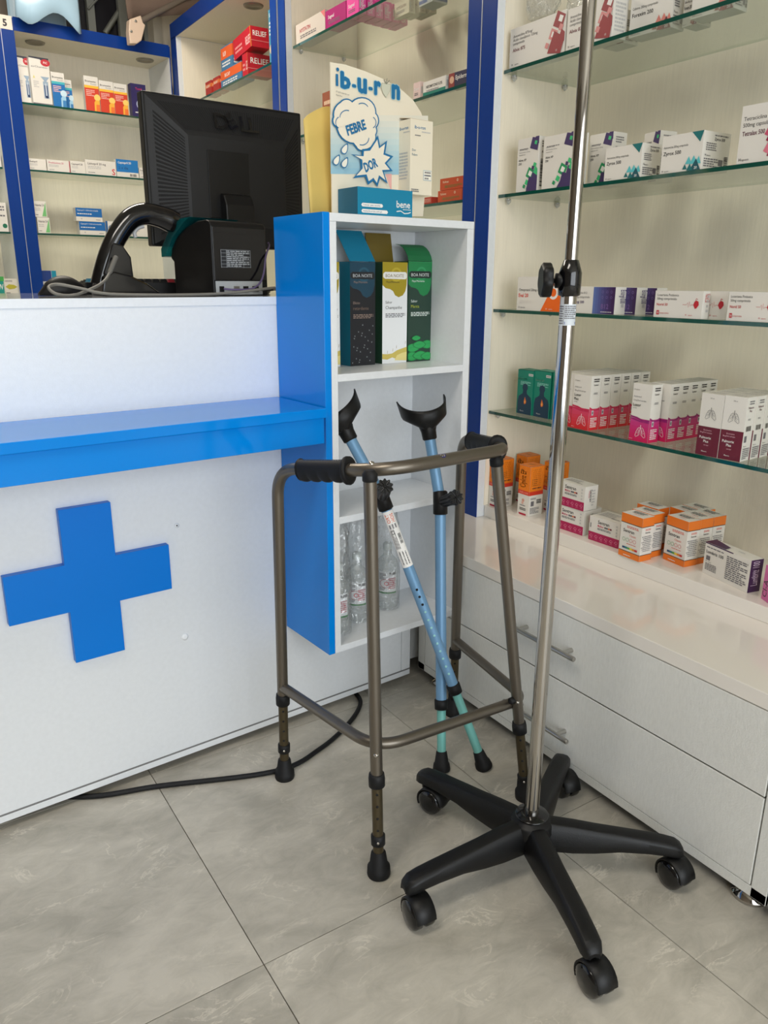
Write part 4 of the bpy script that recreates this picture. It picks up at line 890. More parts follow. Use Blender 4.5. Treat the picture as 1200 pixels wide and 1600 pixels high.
def art_cip(P, F):
    Oc, Rd = (238, 126, 20), (214, 52, 32)
    for k in 'fr':
        P.face(*F[k]); P.rect(0, .42, 1, 1, Oc); P.rect(0, .42, 1, .50, Rd)
        for a in (.15, .5, .8): P.stroke([(a, .52), (a+.1, .7), (a-.05, .85), (a+.12, .98)], .008, (246, 150, 50))
    P.face(*F['f']); P.text('Ciploz EP', .62, .56, .16, .36, 'w', .012, math.pi/2); P.lines(.1, .44, .9, .48, 2, (245, 170, 150)); P.disc(.48, .30, .035, (214, 158, 140)); P.disc(.44, .25, .03, (224, 178, 165)); P.lines(.2, .18, .7, .21, 1, 'g'); P.lines(.2, .09, .75, .15, 2, 'k'); P.poly([(.18, 0), (.14, .035), (.8, .035), (.8, 0)], (180, 30, 60))
    P.face(*F['r']); P.lines(.15, .60, .8, .95, 9, (120, 70, 20)); P.lines(.2, .54, .85, .58, 1, 'k'); P.lines(.1, .33, .5, .37, 2, 'g'); P.rect(.14, .20, .36, .30, 'g'); P.bars(.55, .24, .9, .33, 'k', 8, True); P.lines(.1, .04, .75, .17, 5, 'g')
    P.face(*F['t']); P.rect(0, 0, 1, 1, Oc); P.lines(.25, .35, .75, .6, 2, (150, 80, 10))
def fish(P, u, v, s_, c):
    P.stroke([(u-.05*s_, v), (u, v+.07*s_), (u+.05*s_, v+.02*s_), (u+.02*s_, v-.06*s_), (u-.05*s_, v)], .02, c); P.stroke([(u, v), (u+.04*s_, v-.12*s_), (u-.03*s_, v-.1*s_)], .016, c)
def art_mulher(P, F):
    M_ = (176, 26, 84); P.face(*F['f']); P.rect(0, 0, 1, .36, M_); P.text('Sentran', .28, .76, .14, .42, 'k', .012); P.text('Mulher', .28, .63, .09, .2, (196, 50, 90), .012)
    P.rect(.50, .63, .62, .70, 'g'); P.rect(.63, .63, .67, .70, (225, 110, 40)); P.rect(.68, .63, .74, .70, (120, 50, 60)); P.lines(.28, .50, .72, .59, 2, 'g'); P.lines(.04, .45, .08, .8, 1, 'g'); P.lines(.88, .42, .93, .92, 4, 'lg')
    for k in range(6): fish(P, .09+.165*k, .19, 1, (222, 130, 160))
    P.rect(0, .30, .02, .36, M_)
    P.face(*F['r']); P.text('Sentran', .40, .85, .13, .5, 'k', .012, -math.pi/2); P.text('Mulher', .30, .80, .08, .3, (196, 50, 90), 0, -math.pi/2); P.lines(.55, .15, .8, .85, 6, 'lg')
    P.face(*F['t']); P.lines(.1, .3, .6, .85, 5, 'lg'); P.text('Sentran', .55, .25, .1, .3, 'k', .012)
def art_classic(P, F):
    Oc = (232, 120, 34)
    for k in 'frl': P.face(*F[k]); P.rect(0, .80, 1, 1, Oc); P.rect(0, .785, 1, .80, (70, 50, 44)); P.rect(0, 0, 1, .135, Oc); P.rect(0, .135, 1, .15, (70, 50, 44))
    P.face(*F['f']); P.lines(.3, .68, .85, .74, 2, (210, 80, 60)); P.text('Sentran', .14, .58, .075, .74, 'k', .012); P.text('Classic', .45, .50, .05, .42, (214, 90, 70), .0)
    for k, c in enumerate(((120, 170, 120), (120, 170, 120), (214, 120, 120), (214, 120, 120))): P.disc(.2+.17*k, .41, .045, c, .8, 10)
    P.lines(.35, .31, .8, .335, 1, (214, 90, 70))
    for k, c in enumerate(((30, 70, 110), (40, 120, 130), (90, 160, 80), (230, 200, 60), (226, 130, 40), (200, 40, 50))): P.rect(.16+.12*k, .20, .28+.12*k, .245, c)
    P.lines(.25, .04, .6, .07, 1, 'w')
    P.face(*F['r']); P.lines(.3, .70, .75, .75, 2, (210, 80, 60)); P.text('Sentran', .3, .64, .04, .42, 'k', .012)
    for k in range(9): P.lines(.2-.08*(k % 3), .22+.042*k, .82+.05*(k % 2), .25+.042*k, 1, 'g')
    P.face(*F['t']); P.text('Sentran', .22, .45, .2, .6, 'k', .012); P.lines(.2, .62, .8, .85, 3, 'g'); P.text('Classic', .4, .2, .14, .35, (214, 90, 70))
def art_lumbriz(P, F):
    V_ = (64, 28, 78); P.face(*F['r']); P.rect(0, 0, 1, 1, V_); P.text('Lumbriz 100', .72, .2, .26, .75, (220, 205, 225), 0, math.pi/2); P.lines(.25, .3, .4, .8, 1, (160, 140, 170))
    P.face(*F['f']); P.rect(0, .965, .62, 1, V_); P.lines(.04, .84, .42, .90, 1, 'g'); P.text('Lumbriz 100', .04, .68, .10, .4, 'k', .012); P.rect(.05, .46, .14, .60, 'g'); brandmark(P, .05, .40, .2, .04); P.lines(.05, .14, .3, .37, 5, 'g'); P.lines(.5, .12, .95, .86, 12, 'g')
    P.face(*F['t']); P.poly([(0, 0), (.45, .0), (.42, .55), (0, .95)], V_); P.lines(.6, .4, .75, .6, 1, 'lg')
def art_norid(P, F):
    P.face(*F['f']); P.text('Losartana Potássica', .05, .80, .09, .46, 'k'); P.text('50mg comprimido', .05, .66, .09, .42, 'k'); P.text('Norid 50', .05, .44, .10, .28, (190, 36, 48), .012)
    P.stroke([(.6, .5), (.68, .5), (.70, .58), (.72, .40), (.74, .62), (.76, .45), (.78, .5), (.82, .5)], .012, (200, 60, 60)); P.fan([(.82, .5), (.84, .62), (.88, .66), (.92, .62), (.93, .5), (.89, .38), (.86, .36)], (190, 36, 48)); P.stroke([(.86, .64), (.87, .74), (.9, .70)], .02, (190, 36, 48))
    P.rect(.06, .1, .12, .26, (190, 36, 48)); P.text('30', .07, .14, .08, .04, 'w'); P.text('comprimidos', .13, .14, .06, .2, (190, 60, 60)); brandmark(P, .68, .1, .18, .06, (190, 36, 48))
    P.face(*F['r']); P.text('Norid 50', .3, .9, .3, .3, (190, 36, 48), .012, -math.pi/2); P.lines(.55, .2, .9, .9, 4, 'lg'); P.face(*F['t']); P.lines(.1, .3, .9, .7, 2, 'lg')
def art_eval(P, F):
    P.face(*F['f']); P.poly([(.54, 0), (.74, .62), (.8, 1), (1, 1), (1, 0)], (238, 104, 24)); P.disc(.80, .55, .2, 'w'); P.disc(.80, .55, .12, (238, 104, 24)); P.text('Omeprazol 20mg cápsulas', .04, .58, .08, .62, 'k'); P.text('Eval 20', .04, .40, .11, .27, (222, 60, 36), .012); P.text('LENE EVA', .06, .22, .09, .45, (222, 216, 210)); P.text('20 cápsulas', .04, .07, .05, .18, 'g'); brandmark(P, .66, .05, .2, .05, 'w')
    P.face(*F['r']); P.lines(.1, .1, .9, .9, 8, 'g')
def art_b12(P, F):
    P.face(*F['f'])
    for k in range(8): P.rect(.50+.06*k, 0, .57+.06*k if k < 7 else 1, 1, tuple(int(a+(b-a)*k/7) for a, b in zip((90, 110, 170), (56, 26, 78))))
    P.text('Vitamina B12', .08, .74, .08, .36, 'g'); P.text('500mg comprimido', .02, .58, .08, .42, 'g'); P.text('Energi 500', .02, .38, .10, .36, (60, 40, 100), .012); P.text('B12', .70, .2, .18, .25, (120, 90, 150), .012)
    for a in range(3):
        for b in range(2): P.disc(.72+.1*a, .82-.2*b, .05, (130, 110, 170), .8, 8)
    P.lines(.7, .06, .95, .1, 1, 'w')
    P.face(*F['r']); P.text('Energi 500', .5, .9, .3, .5, (60, 40, 100), .012, -math.pi/2); P.lines(.6, .2, .9, .9, 3, 'lg')
def art_xp(P, F):
    G, G2, V_ = (30, 150, 92), (60, 190, 120), (66, 50, 98)
    P.face(*F['f']); w0 = P.W; P.lines(.1, .79, .5, .82, 1, 'g'); P.text('Amoxicilina 250mg/', .08, .78, .022, .5, 'g'); P.text('Ácido clavulânico 62,5mg', .08, .735, .022, .62, 'g'); P.text('suspensão oral', .08, .69, .022, .36, 'g')
    P.text('Alivix XP', .08, .58, .042, .6, 'k', .012); P.text('250', .08, .515, .042, .25, 'k', .012)
    for (u, v, r, a, c, h) in ((.82, .88, .017, .5, V_, 0), (.93, .96, .012, .5, V_, 0), (.86, .89, .005, .5, G2, 0), (.66, .33, .014, .3, G, 'w'), (.52, .17, .007, .3, G2, 0), (.86, .48, .006, .4, G2, 0), (.78, .43, .005, .5, V_, 0), (.76, .12, .019, .5, V_, 0), (.92, .25, .017, .5, V_, 0), (.95, .37, .010, .3, G2, 0), (.40, .10, .005, .3, G, 0)): 
        X, Y = r/P.W, r/P.H; P.poly([(min(1, max(0, u+X*math.cos(a+q*math.pi/2)*1.25)), min(1, max(0, v+Y*math.sin(a+q*math.pi/2)*1.25))) for q in range(4)], c)
        if h: P.poly([(u+.5*X*math.cos(a+q*math.pi/2)*1.25, v+.5*Y*math.sin(a+q*math.pi/2)*1.25) for q in range(4)], h)
    P.poly([(.5, 0), (.62, .14), (.8, .2), (1, .2), (1, 0)], V_)
    P.face(*F['r']); P.lines(.2, .80, .8, .93, 3, 'g'); P.text('Alivix XP', .2, .7, .045, .6, 'k', .012); P.text('250', .35, .64, .04, .3, 'k', .012); P.bars(.15, .08, .5, .6, 'k', 22, True); P.face(*F['t']); P.lines(.15, .2, .85, .8, 4, 'lg')
def art_875(P, F):
    Rr, R2 = (150, 52, 56), (214, 140, 138)
    P.face(*F['f']); P.text('Amoxicilina 875mg/', .06, .76, .07, .42, 'k'); P.text('Ácido clavulânico 125mg', .06, .665, .07, .55, 'k'); P.text('comprimido', .06, .57, .07, .28, 'k'); P.text('Alivix 875', .06, .40, .09, .34, (110, 30, 40), .012); brandmark(P, .05, .06, .16, .05)
    for (u, v, r, c, h) in ((.90, .80, .020, Rr, 0), (.92, .83, .008, 'w', 0), (.80, .50, .014, R2, 'w'), (.93, .62, .008, R2, 0), (.88, .22, .030, Rr, 0), (.70, .28, .007, R2, 0), (.97, .42, .013, Rr, 0)):
        X, Y = r/P.W, r/P.H; P.poly([(min(1, u+X*math.cos(.35+q*math.pi/2)*1.2), max(0, v+Y*math.sin(.35+q*math.pi/2)*1.2)) for q in range(4)], c)
        if h: P.poly([(u+.5*X*math.cos(.35+q*math.pi/2)*1.2, v+.5*Y*math.sin(.35+q*math.pi/2)*1.2) for q in range(4)], h)
    P.text('10', .86, .08, .05, .06, 'w'); P.face(*F['r']); P.lines(.15, .15, .85, .85, 8, 'lg')
def art_tri(l1, title, c1, c2, c3):
    def f(P, F):
        P.face(*F['f']); P.text(l1, .05, .66, .065, .6, 'k'); P.text(title, .05, .48, .10, .50, 'k', .012); brandmark(P, .05, .04, .18, .05)
        P.poly([(.72, 1), (1, 1), (.93, .72)], c1)
        for u, v, r, c in ((.70, .28, .10, c2), (.82, .28, .11, c2), (.94, .26, .10, c2), (.62, .12, .07, c1), (.88, .13, .17, c3), (.74, .1, .09, c1)):
            P.poly([(u-r*.8, max(0, v-r)), (min(1, u+r*.8), max(0, v-r)), (u, v+r)], c)
        P.text('20', .85, .03, .07, .08, 'w', .012)
        P.face(*F['r']); P.text(title, .4, .78, .08, .45, 'k', .012); P.lines(.4, .88, .9, .94, 1, 'g'); P.lines(.12, .5, .5, .72, 4, 'g'); brandmark(P, .1, .36, .4, .06); P.lines(.08, .08, .6, .32, 4, 'g'); P.rect(.62, .14, .78, .30, 'g'); P.bars(.82, .1, .95, .4, 'k', 12, True); P.face(*F['t']); P.lines(.3, .3, .8, .7, 2, 'lg')
    return f
TEA, TEA2, TEA3 = (14, 110, 112), (92, 190, 196), (20, 84, 96)
ZYR = art_tri('Azitromicina 500mg comprimido', 'Zyrox 500', TEA, TEA2, TEA3)
FOR = art_tri('Cefixima 200mg comprimido', 'Forexim 200', (150, 54, 62), (214, 130, 120), (104, 40, 52))
def art_tetra(P, F):
    P.face(*F['f']); P.text('Tetraciclina', .06, .74, .07, .5, 'k'); P.text('500mg capsulas', .06, .63, .07, .6, 'k'); P.text('Tetralax 500', .06, .48, .08, .5, (90, 24, 50), .012); brandmark(P, .05, .05, .18, .05)
    for u, v, r, c in ((.70, .5, .012, (200, 80, 110)), (.84, .42, .020, (150, 30, 70)), (.74, .22, .014, (220, 120, 140)), (.92, .16, .022, (150, 30, 70))):
        X, Y = r/P.W, r/P.H; P.poly([(min(1, u+X*math.cos(.3+q*math.pi/2)*1.2), max(0, v+Y*math.sin(.3+q*math.pi/2)*1.2)) for q in range(4)], c)

# ---- shelf at z .80
Z = ZSH[0]
gk = 'green stomach syrup boxes'
boxpx('gavi', Z, (803, 644), (826.5, 649), (833, 580), .042, art_gavi, 'green syrup box with dark torso print, farthest from the chrome pole', gk, name='syrup_box', body=(18, 132, 110)); 
boxpx('gavi', Z, (828, 649), (853.5, 654.5), (859, 582), .042, art_gavi, 'green syrup box with dark torso print, middle one of its row', gk, name='syrup_box', body=(18, 132, 110)); 
boxpx('gavi', Z, (856, 655), (882, 660), (888, 585), .042, art_gavi, 'green syrup box with dark torso print, partly behind the chrome pole', gk, name='syrup_box', body=(18, 132, 110)); 
for o in list(COL.objects):
    if o.get('group') == gk: o.location.y -= .010
LP = art_syrup(['Luxor', 'Plus'], 'Ambroxol', '30mg/5ml xarope', (214, 40, 46), (214, 70, 110), (200, 40, 80)); LX = art_syrup(['Luxor'], 'Ambroxol', '15mg/5ml xarope', (206, 14, 86), (196, 60, 130), (150, 30, 110))
lp = boxpx('luxp', Z, (892, 669), (918, 674), (926, 589), .037, LP, 'red and white cough syrup box, front one of the red row beside the pole', 'red and white cough syrup boxes', name='syrup_box')
dl, wl = .0378, (hz(918, 674, Z)-hz(892, 669, Z)).length
for k in range(1, 6):
    copybox(lp, (lp.location.x+dl*k, lp.location.y-.0008*k, lp.location.z), lp.rotation_euler.z, 'red and white cough syrup box, %s behind the front box by the pole' % ('next', 'second', 'third', 'fourth', 'fifth')[k-1], 'red and white cough syrup boxes')
q0 = lp.location+Vector((.004, wl+.001, 0))
for k in range(5): copybox(lp, (q0.x+dl*k, q0.y, q0.z), lp.rotation_euler.z, 'red and white syrup box behind the chrome pole, %s from the glass edge' % ('one', 'two', 'three', 'four', 'five')[k], 'red and white cough syrup boxes')
lx = boxpx('lux', Z, (982, 688), (1011, 693.6), (1022, 603), .037, LX, 'pink and white cough syrup box with lungs, front one nearest the glass edge', 'pink and white cough syrup boxes', name='syrup_box')
l1 = boxpx('lux', Z, (1024, 688.5), (1045, 692), (1052, 603), .037, None, 'pink and white cough syrup box just behind the front pink one', 'pink and white cough syrup boxes', name='syrup_box')
l1.location = lx.location+Vector((.048, -.016, 0)); l1.rotation_euler = lx.rotation_euler; l1.scale = (1, 1, 1)
for k in range(1, 5): copybox(lx, l1.location+Vector((.038*k, .001*k, 0)), lx.rotation_euler.z, 'pink and white cough syrup box, %s from the glass edge in its row' % ('third', 'fourth', 'fifth', 'last')[k-1], 'pink and white cough syrup boxes')
pm = boxpx('pulm', Z, (1086, 709), (1120, 715.6), (1133, 618), .038, art_pulmo, 'maroon and white syrup box with grey lungs, front of the farther column', 'maroon and white syrup boxes', name='syrup_box')
pm2 = boxpx('pulm', Z, (1121, 716), (1155.6, 722.4), (1169, 622), .038, art_pulmo, 'maroon and white syrup box with grey lungs, front of the nearer column', 'maroon and white syrup boxes', name='syrup_box')
for src, nm, n in ((pm, 'farther', 4), (pm2, 'nearer', 4)):
    for k in range(1, n): copybox(src, src.location+Vector((.0388*k, .0015*k, 0)), src.rotation_euler.z, 'maroon and white syrup box, %s behind the front of the %s column' % (('first', 'second', 'third')[k-1], nm), 'maroon and white syrup boxes', src.scale.copy())

# ---- plinth board
Z = ZP
go = 'orange and white tall medicine boxes'
cpn = dict(name='medicine_box')
c1 = boxpx('cip', Z, (764, 788.5), (776, 793), (783, 719), .055, art_cip, 'orange and white tall box partly behind the front leg of the walking frame', go, w=.048, rot=-math.pi/2); c1.location.y -= .008
boxpx('cip', Z, (808, 801.5), (825, 807.5), (834, 731), .055, art_cip, 'orange and white tall box standing in front, with vertical white lettering', go, w=.048, rot=-math.pi/2)
boxpx('cip', Z, (801, 783), (820, 787), (829, 715), .055, art_cip, 'orange and white tall box behind the front orange one', go, w=.048, rot=-math.pi/2)
boxpx('cip', Z, (846, 797), (864, 801), (873, 728), .055, art_cip, 'orange and white tall box standing behind the chrome pole', go, w=.048, rot=-math.pi/2)
gm = 'white boxes with a crimson band'
m1 = boxpx('mul', Z, (864, 822), (910, 837.5), (914, 800), .072, art_mulher, 'white box with crimson band under another one behind the pole', gm)
boxpx('mul', Z, (919, 842), (966, 858), (970.5, 820), .072, art_mulher, 'white box with crimson band lying alone beside the stacked pair', gm)
m2 = boxpx(None, Z, (866, 823), (909, 837), (912, 800), .052, art_mulher, 'white box with crimson band on top of the stacked pair', gm)
m2.location = m1.location+Vector((-.002, -.004, (zup(914, 800, hz(910, 837.5, Z))-Z)+.0012)); m2.rotation_euler.z -= .05
gs = 'white boxes with orange top and bottom bands'
s1 = boxpx('cla', Z, (966, 866), (998, 878.6), (1006, 811), .042, art_classic, 'orange-banded white box standing in front beside the crimson-banded box', gs)
s2 = boxpx('cla', Z, (1035.6, 873), (1068, 886.6), (1075, 816), .042, art_classic, 'orange-banded white box standing in front beside the purple-ended box', gs)
ex = Vector((math.cos(s2.rotation_euler.z), math.sin(s2.rotation_euler.z), 0)); ey = Vector((-ex.y, ex.x, 0))
for src, dx, dy, lb in ((s1, -.012, .046, 'orange-banded white box right behind the front one by the crimson-banded box'), (s1, -.046, .095, 'orange-banded white box at the back beside the cream panel, far column'), (s2, -.002, .0445, 'orange-banded white box, second in the column behind the purple-ended box'),
                        (s2, -.003, .089, 'orange-banded white box, last in the column behind the purple-ended box'), (s2, -.052, .062, 'orange-banded white box at the back between the two columns'), (s2, -.055, .108, 'orange-banded white box farthest back, touching the cream panel')):
    copybox(src, src.location+ex*dx+ey*dy, src.rotation_euler.z+(.02 if dx < -.01 else 0), lb, gs)
boxpx(None, Z, (1097, 894), (1167, 926.8), (1173, 876), .036, art_lumbriz, 'white box with purple end lying askew in front of the orange-banded boxes', None)
boxpx(None, Z, (1189, 935), (1225, 960), (1232, 905), .05, lambda P, F: [P.face(*F['f']), P.text('CI-A', .2, .1, .2, .5, 'k', 0, math.pi/2)], 'pink medicine box cut by the photo edge beside the purple-ended box', None, body=(214, 110, 170))

# ---- shelf at z 1.10
Z = ZSH[1]
boxpx(None, Z, (807, 482.6), (878, 486.2), (881, 431), .022, art_eval, 'white box with an orange corner beside the pole clamp', None, x=XG+.006)
gv = 'white and purple vitamin boxes'
for k, (pa, pb, lb) in enumerate(((893, 959, 'front one right of the pole'), (926, 992, 'middle one of three'), (957, 1023, 'partly hidden by the heart-print box'))):
    boxpx(None, Z, (pa, 489), (pb, 490), (pb+1, 447+.5*k), .039, art_b12, 'white and purple vitamin box, '+lb, gv, x=XG+.010+.0405*k)
gn = 'white boxes with a red heart print'
n1 = boxpx('nor', Z, (1021, 491.8), (1095.5, 493.6), (1101, 450), .024, art_norid, 'white box with a red heart print, left of the pair in front', gn, x=XG+.004)
boxpx('nor', Z, (1134.8, 496.3), (1210, 500.5), (1216, 453), .024, art_norid, 'white box with a red heart print, cut by the photo edge', gn, x=XG+.004)
copybox(n1, n1.location+Vector((.032, -.040, 0)), -math.pi/2, 'white box with a red heart print set behind the two front ones', gn, n1.scale.copy())

# ---- shelf at z 1.412
Z = ZSH[2]
gx = 'white and green antibiotic suspension boxes'
boxpx('xp', Z, (806, 299), (838.5, 293.4), (843.5, 208), .055, art_xp, 'white box with green and violet squares, leftmost on its glass shelf', gx)
boxpx('xp2', Z, (846, 293.4), (895, 287), (902, 201), .045, art_xp, 'wider white box with green and violet squares behind the pole', gx)
boxpx('xp', Z, (917, 286), (953, 280), (961, 194.5), .050, art_xp, 'white box with green and violet squares right of the pole', gx, x=XG+.078)
x4 = boxpx('xp', Z, (960, 283), (984, 279), (987, 197), .050, art_xp, 'white box with green and violet squares behind the teal-triangle box', gx)
x4.location.x = XG+.105
boxpx('zyr', Z, (943.4, 280.7), (1000, 273), (1005, 219), .068, ZYR, 'white box with teal triangles, smaller one nearer the pole', 'white boxes with teal triangles')
boxpx(None, Z, (1031, 269.8), (1094.4, 260.6), (1101, 199), .095, ZYR, 'white box with teal triangles, larger one with a long printed side', 'white boxes with teal triangles')
boxpx(None, Z, (1150.5, 253.4), (1222, 243.5), (1232, 148), .06, art_tetra, 'tall white box with crimson squares at the shelf end', None)

# ---- shelf at z 1.725
Z = ZSH[3]
boxpx(None, Z, (795.6, 104.3), (881, 79.5), (886.5, 11.7), .05, art_875, 'large white box with dark red squares on the top glass shelf', None)
boxpx(None, Z, (884, 78.6), (955, 58), (962, -12), .05, art_875, 'white antibiotic box partly hidden behind the chrome pole', None)
gf = 'white boxes with rust triangles'
boxpx('for', Z, (943, 66), (975, 58), (981, 5), .05, FOR, 'white box with rust triangles half under the clear plastic bag', gf, x=XG+.062)
boxpx('for', Z, (982, 60.5), (1048, 42.5), (1056, -25), .05, FOR, 'white box with rust triangles in the middle of the top glass shelf', gf)
boxpx('for', Z, (1079, 31), (1146, 12), (1154, -55), .05, FOR, 'white box with rust triangles at the cut top edge of the photo', gf)
q_ = boxpx('for', Z, (1052, 40), (1075, 33), (1085, -25), .05, FOR, 'white box with rust triangles seen edge-on between two others', gf); q_.location.x += .03

# ---- middle unit shelves
Z = ZSH[4]
def art_label(t, c, c2=None, band=None, side=None):
    def f(P, F):
        P.face(*F['f'])
        if band: P.rect(0, 0, 1, band[0], band[1])
        if c2: P.poly([(.86, 1), (1, .6), (1, 1)], c2)
        P.text(t, .14, .50, .2, .72, c, .012); P.lines(.16, .18, .7, .38, 2, 'g')
        P.face(*F['r']); P.text(side or t, .7, .1, .3, .75, c if not side else 'w', 0, math.pi/2); P.lines(.1, .1, .3, .9, 1, 'lg')
    return f
boxpx(None, Z, (462.7, 65.2), (508, 40.4), (507, 8), .06, art_label('NYSTATIN', (176, 40, 60), (214, 120, 120)), 'grey-white box lettered in red at the far end of the upper shelf', None, body=(206, 196, 186))
boxpx(None, Z, (508.6, 40), (540.6, 21.8), (541, -8), .06, art_label('Sognol', 'w'), 'dark magenta box beside the grey-white lettered box', None, body=(170, 26, 110))
pk = []
for k in range(6):
    o = boxpx('pink', Z, (541.5, 21.3), (560, 11.5), (560, -18), .030, art_label('Sognol', 'w'), 'pink box, %s in the row running back under the top edge' % ('first', 'second', 'third', 'fourth', 'fifth', 'sixth')[k], 'pink boxes on the upper glass shelf', body=(232, 74, 160))
    o.location += Vector((.037*k+.001, .004*k, 0)); o.location.z = Z+.0004; pk.append(o)
for k in range(3):
    o = boxpx('nyc', Z, (597, 3), (622, -9), (622, -35), .026, art_label('NYSTATIN', (120, 90, 80)), 'cream carton with small lettering, %s of three behind the pink boxes' % ('first', 'second', 'third')[k], 'cream cartons on the upper glass shelf', body=(216, 204, 182))
    o.location = Vector((1.70+.030*k, 2.50-.02*k, Z+.0004)); o.rotation_euler.z = -math.pi/2
for k, (px, lb) in enumerate(((640, 'blue and white box standing near the navy post at the top edge'), (672, 'grey-white box with blue stripe against the navy post at the top'))):
    c = hz(px, 2, Z+.0); o = carton(.075, .06, .05, (205, 205, 205)); P = Print(); F = faces(.075, .06, .05); P.face(*F['r']); P.rect(0, .1, 1, .35, (60, 90, 160)); P.face(*F['f']); P.rect(0, .1, .6, .3, (60, 90, 160)); P.lines(.1, .5, .8, .8, 2, 'g'); P.build('printing', o); o.location = (1.70, 2.36-.14*k, Z+.0004); o.rotation_euler = (0, 0, -math.pi/2); tag(o, lb, 'medicine box')
Z = ZSH[3]
def place(o, x, y, z, rz, label, cat='medicine box', group=None): o.location = (x, y, z+.0004); o.rotation_euler = (0, 0, rz); return tag(o, label, cat, group)
def simple(w_, d_, h_, body, art, name='medicine_box'):
    o = carton(w_, d_, h_, body, name); P = Print(); F = faces(w_, d_, h_); art(P, F); P.build('printing', o); return o
def px_on(px, py, z): return hz(px, py, z)
boxpx(None, Z, (646, 153), (656, 150), (657, 124), .04, art_label('Derm', 'w'), 'small rose and white box peeping over the display card', None, body=(226, 200, 194))
boxpx(None, Z, (661, 149), (696, 140), (697, 117), .035, art_label('NEOMYCINE 0.3%', (60, 60, 60), None, (.25, (30, 130, 110)), 'Neo'), 'white and green ointment box on the glass shelf beside the card', None)
boxpx(None, Z, (701, 139.5), (731, 131), (732, 107), .035, lambda P, F: [P.face(*F['f']), P.rect(0, 0, .3, 1, (140, 50, 44)), P.disc(.16, .55, .25, (214, 170, 140)), P.text('Epiderm', .36, .5, .3, .6, 'w', .012)], 'dark navy ointment box touching the navy post', None, body=(40, 36, 70))
boxpx(None, Z, (504, 167), (517, 163.5), (517, 141), .05, lambda P, F: [P.face(*F['f']), P.lines(.2, .2, .9, .8, 3, (225, 190, 160))], 'small brown box just left of the display card', None, body=(150, 84, 58), x=XG+.01, h=hx(517, 141, XG+.01).z-Z)
Z = ZSH[2]
orb = (192, 78, 40)
ar = lambda P, F: [P.face(*F['f']), P.text('Rufenac', .12, .6, .2, .5, (235, 210, 180), .012), P.disc(.72, .72, .12, (235, 210, 180), .5, 10), P.lines(.2, .15, .9, .4, 3, (120, 120, 60))]
r1 = boxpx('ruf', Z, (684, 316.5), (721, 312.5), (721.5, 294), .045, ar, 'brown-orange box, lower of the stacked pair beside the card', 'brown-orange boxes on the middle glass shelf', body=orb)
hr = zup(721.5, 294, hz(721, 312.5, Z))-Z
r2 = copybox(r1, r1.location+Vector((.004, -.006, hr+.0015)), r1.rotation_euler.z+.02, 'brown-orange box, upper of the stacked pair beside the card', 'brown-orange boxes on the middle glass shelf')
boxpx(None, Z, (662, 319), (674, 317.6), (674, 307), .045, lambda P, F: [P.face(*F['f']), P.lines(.1, .2, .9, .8, 3, (225, 170, 150))], 'small red box low beside the display card foot', None, body=(176, 60, 44))

# ---- far corner unit (glass shelf at z 2.03)
Z = 2.03
RL = (188, 26, 44)
def art_rel(P, F):
    P.face(*F['r']); P.text('RELIEF', .12, .55, .26, .76, 'w', .012); P.rect(0, .30, 1, .33, (226, 130, 130))
    P.face(*F['f']); P.text('RELIEF', .70, .25, .4, .26, (236, 200, 200), .012); P.rect(.98, 0, 1, 1, (222, 170, 50)); P.lines(.1, .2, .5, .6, 2, (226, 150, 150))
p1 = hz(376, 109, Z)
# long boxes lie along the shelf, their printed ends towards the shop
e0, e1 = hz(377, 109, Z), hz(410, 97, Z)
rl = simple(.055, .115, .086, RL, art_rel); place(rl, XG+.004, 3.475+.0275, Z, -math.pi/2, 'red box with white lettering, lower one standing on the corner glass shelf', group='red boxes in the far corner unit')
ru = simple(.19, .085, .080, RL, art_rel); place(ru, XG+.012, 3.445+.095, Z+.089, -math.pi/2, 'long red box with white lettering tilted over the lower red one', group='red boxes in the far corner unit'); ru.rotation_euler = (0, -.10, -math.pi/2); ru.location.z = Z+.0955
o = simple(.065, .03, .19, (70, 140, 170), lambda P, F: [(P.face(*F[q]), P.text('SOCO', .1, .86, .07, .8, 'w', .012), P.lines(.1, .5, .9, .78, 4, 'w'), P.disc(.3, .25, .09, (200, 180, 150)), P.disc(.7, .2, .08, (150, 110, 90))) for q in 'fr']); place(o, XG+.004, 3.222, Z, -math.pi/2, 'upright blue box beside the navy post and the red boxes')
BU = lambda P, F: [(P.face(*F[k]), P.rect(0, .45, 1, .95, (224, 96, 40)), P.text('BUCAP', .2, .58, .2, .6, 'w', .012), P.lines(.1, .1, .8, .35, 2, 'w')) for k in 'fr']
b1 = simple(.24, .06, .072, (70, 120, 160), BU); place(b1, XG+.012, 3.56+.12, Z, -math.pi/2, 'blue and orange box, lower one beyond the red boxes', group='blue and orange boxes')
copybox(b1, (XG+.014, 3.65+.075, Z+.074), -math.pi/2, 'blue and orange box, upper one beyond the red boxes', 'blue and orange boxes', (.55, 1, 1.3))
for k in range(2):
    o = simple(.075, .05, .062, (176, 44, 40), lambda P, F: [(P.face(*F[q]), P.rect(0, .55, 1, .8, (224, 120, 60)), P.text('BUCAP', .15, .58, .16, .7, 'w', .012)) for q in 'fr']); place(o, XG+.012, 3.86+.10*k, Z, -math.pi/2, 'small red box at the far end of the corner shelf, %s' % ('nearer one', 'farther one')[k], group='small red boxes')

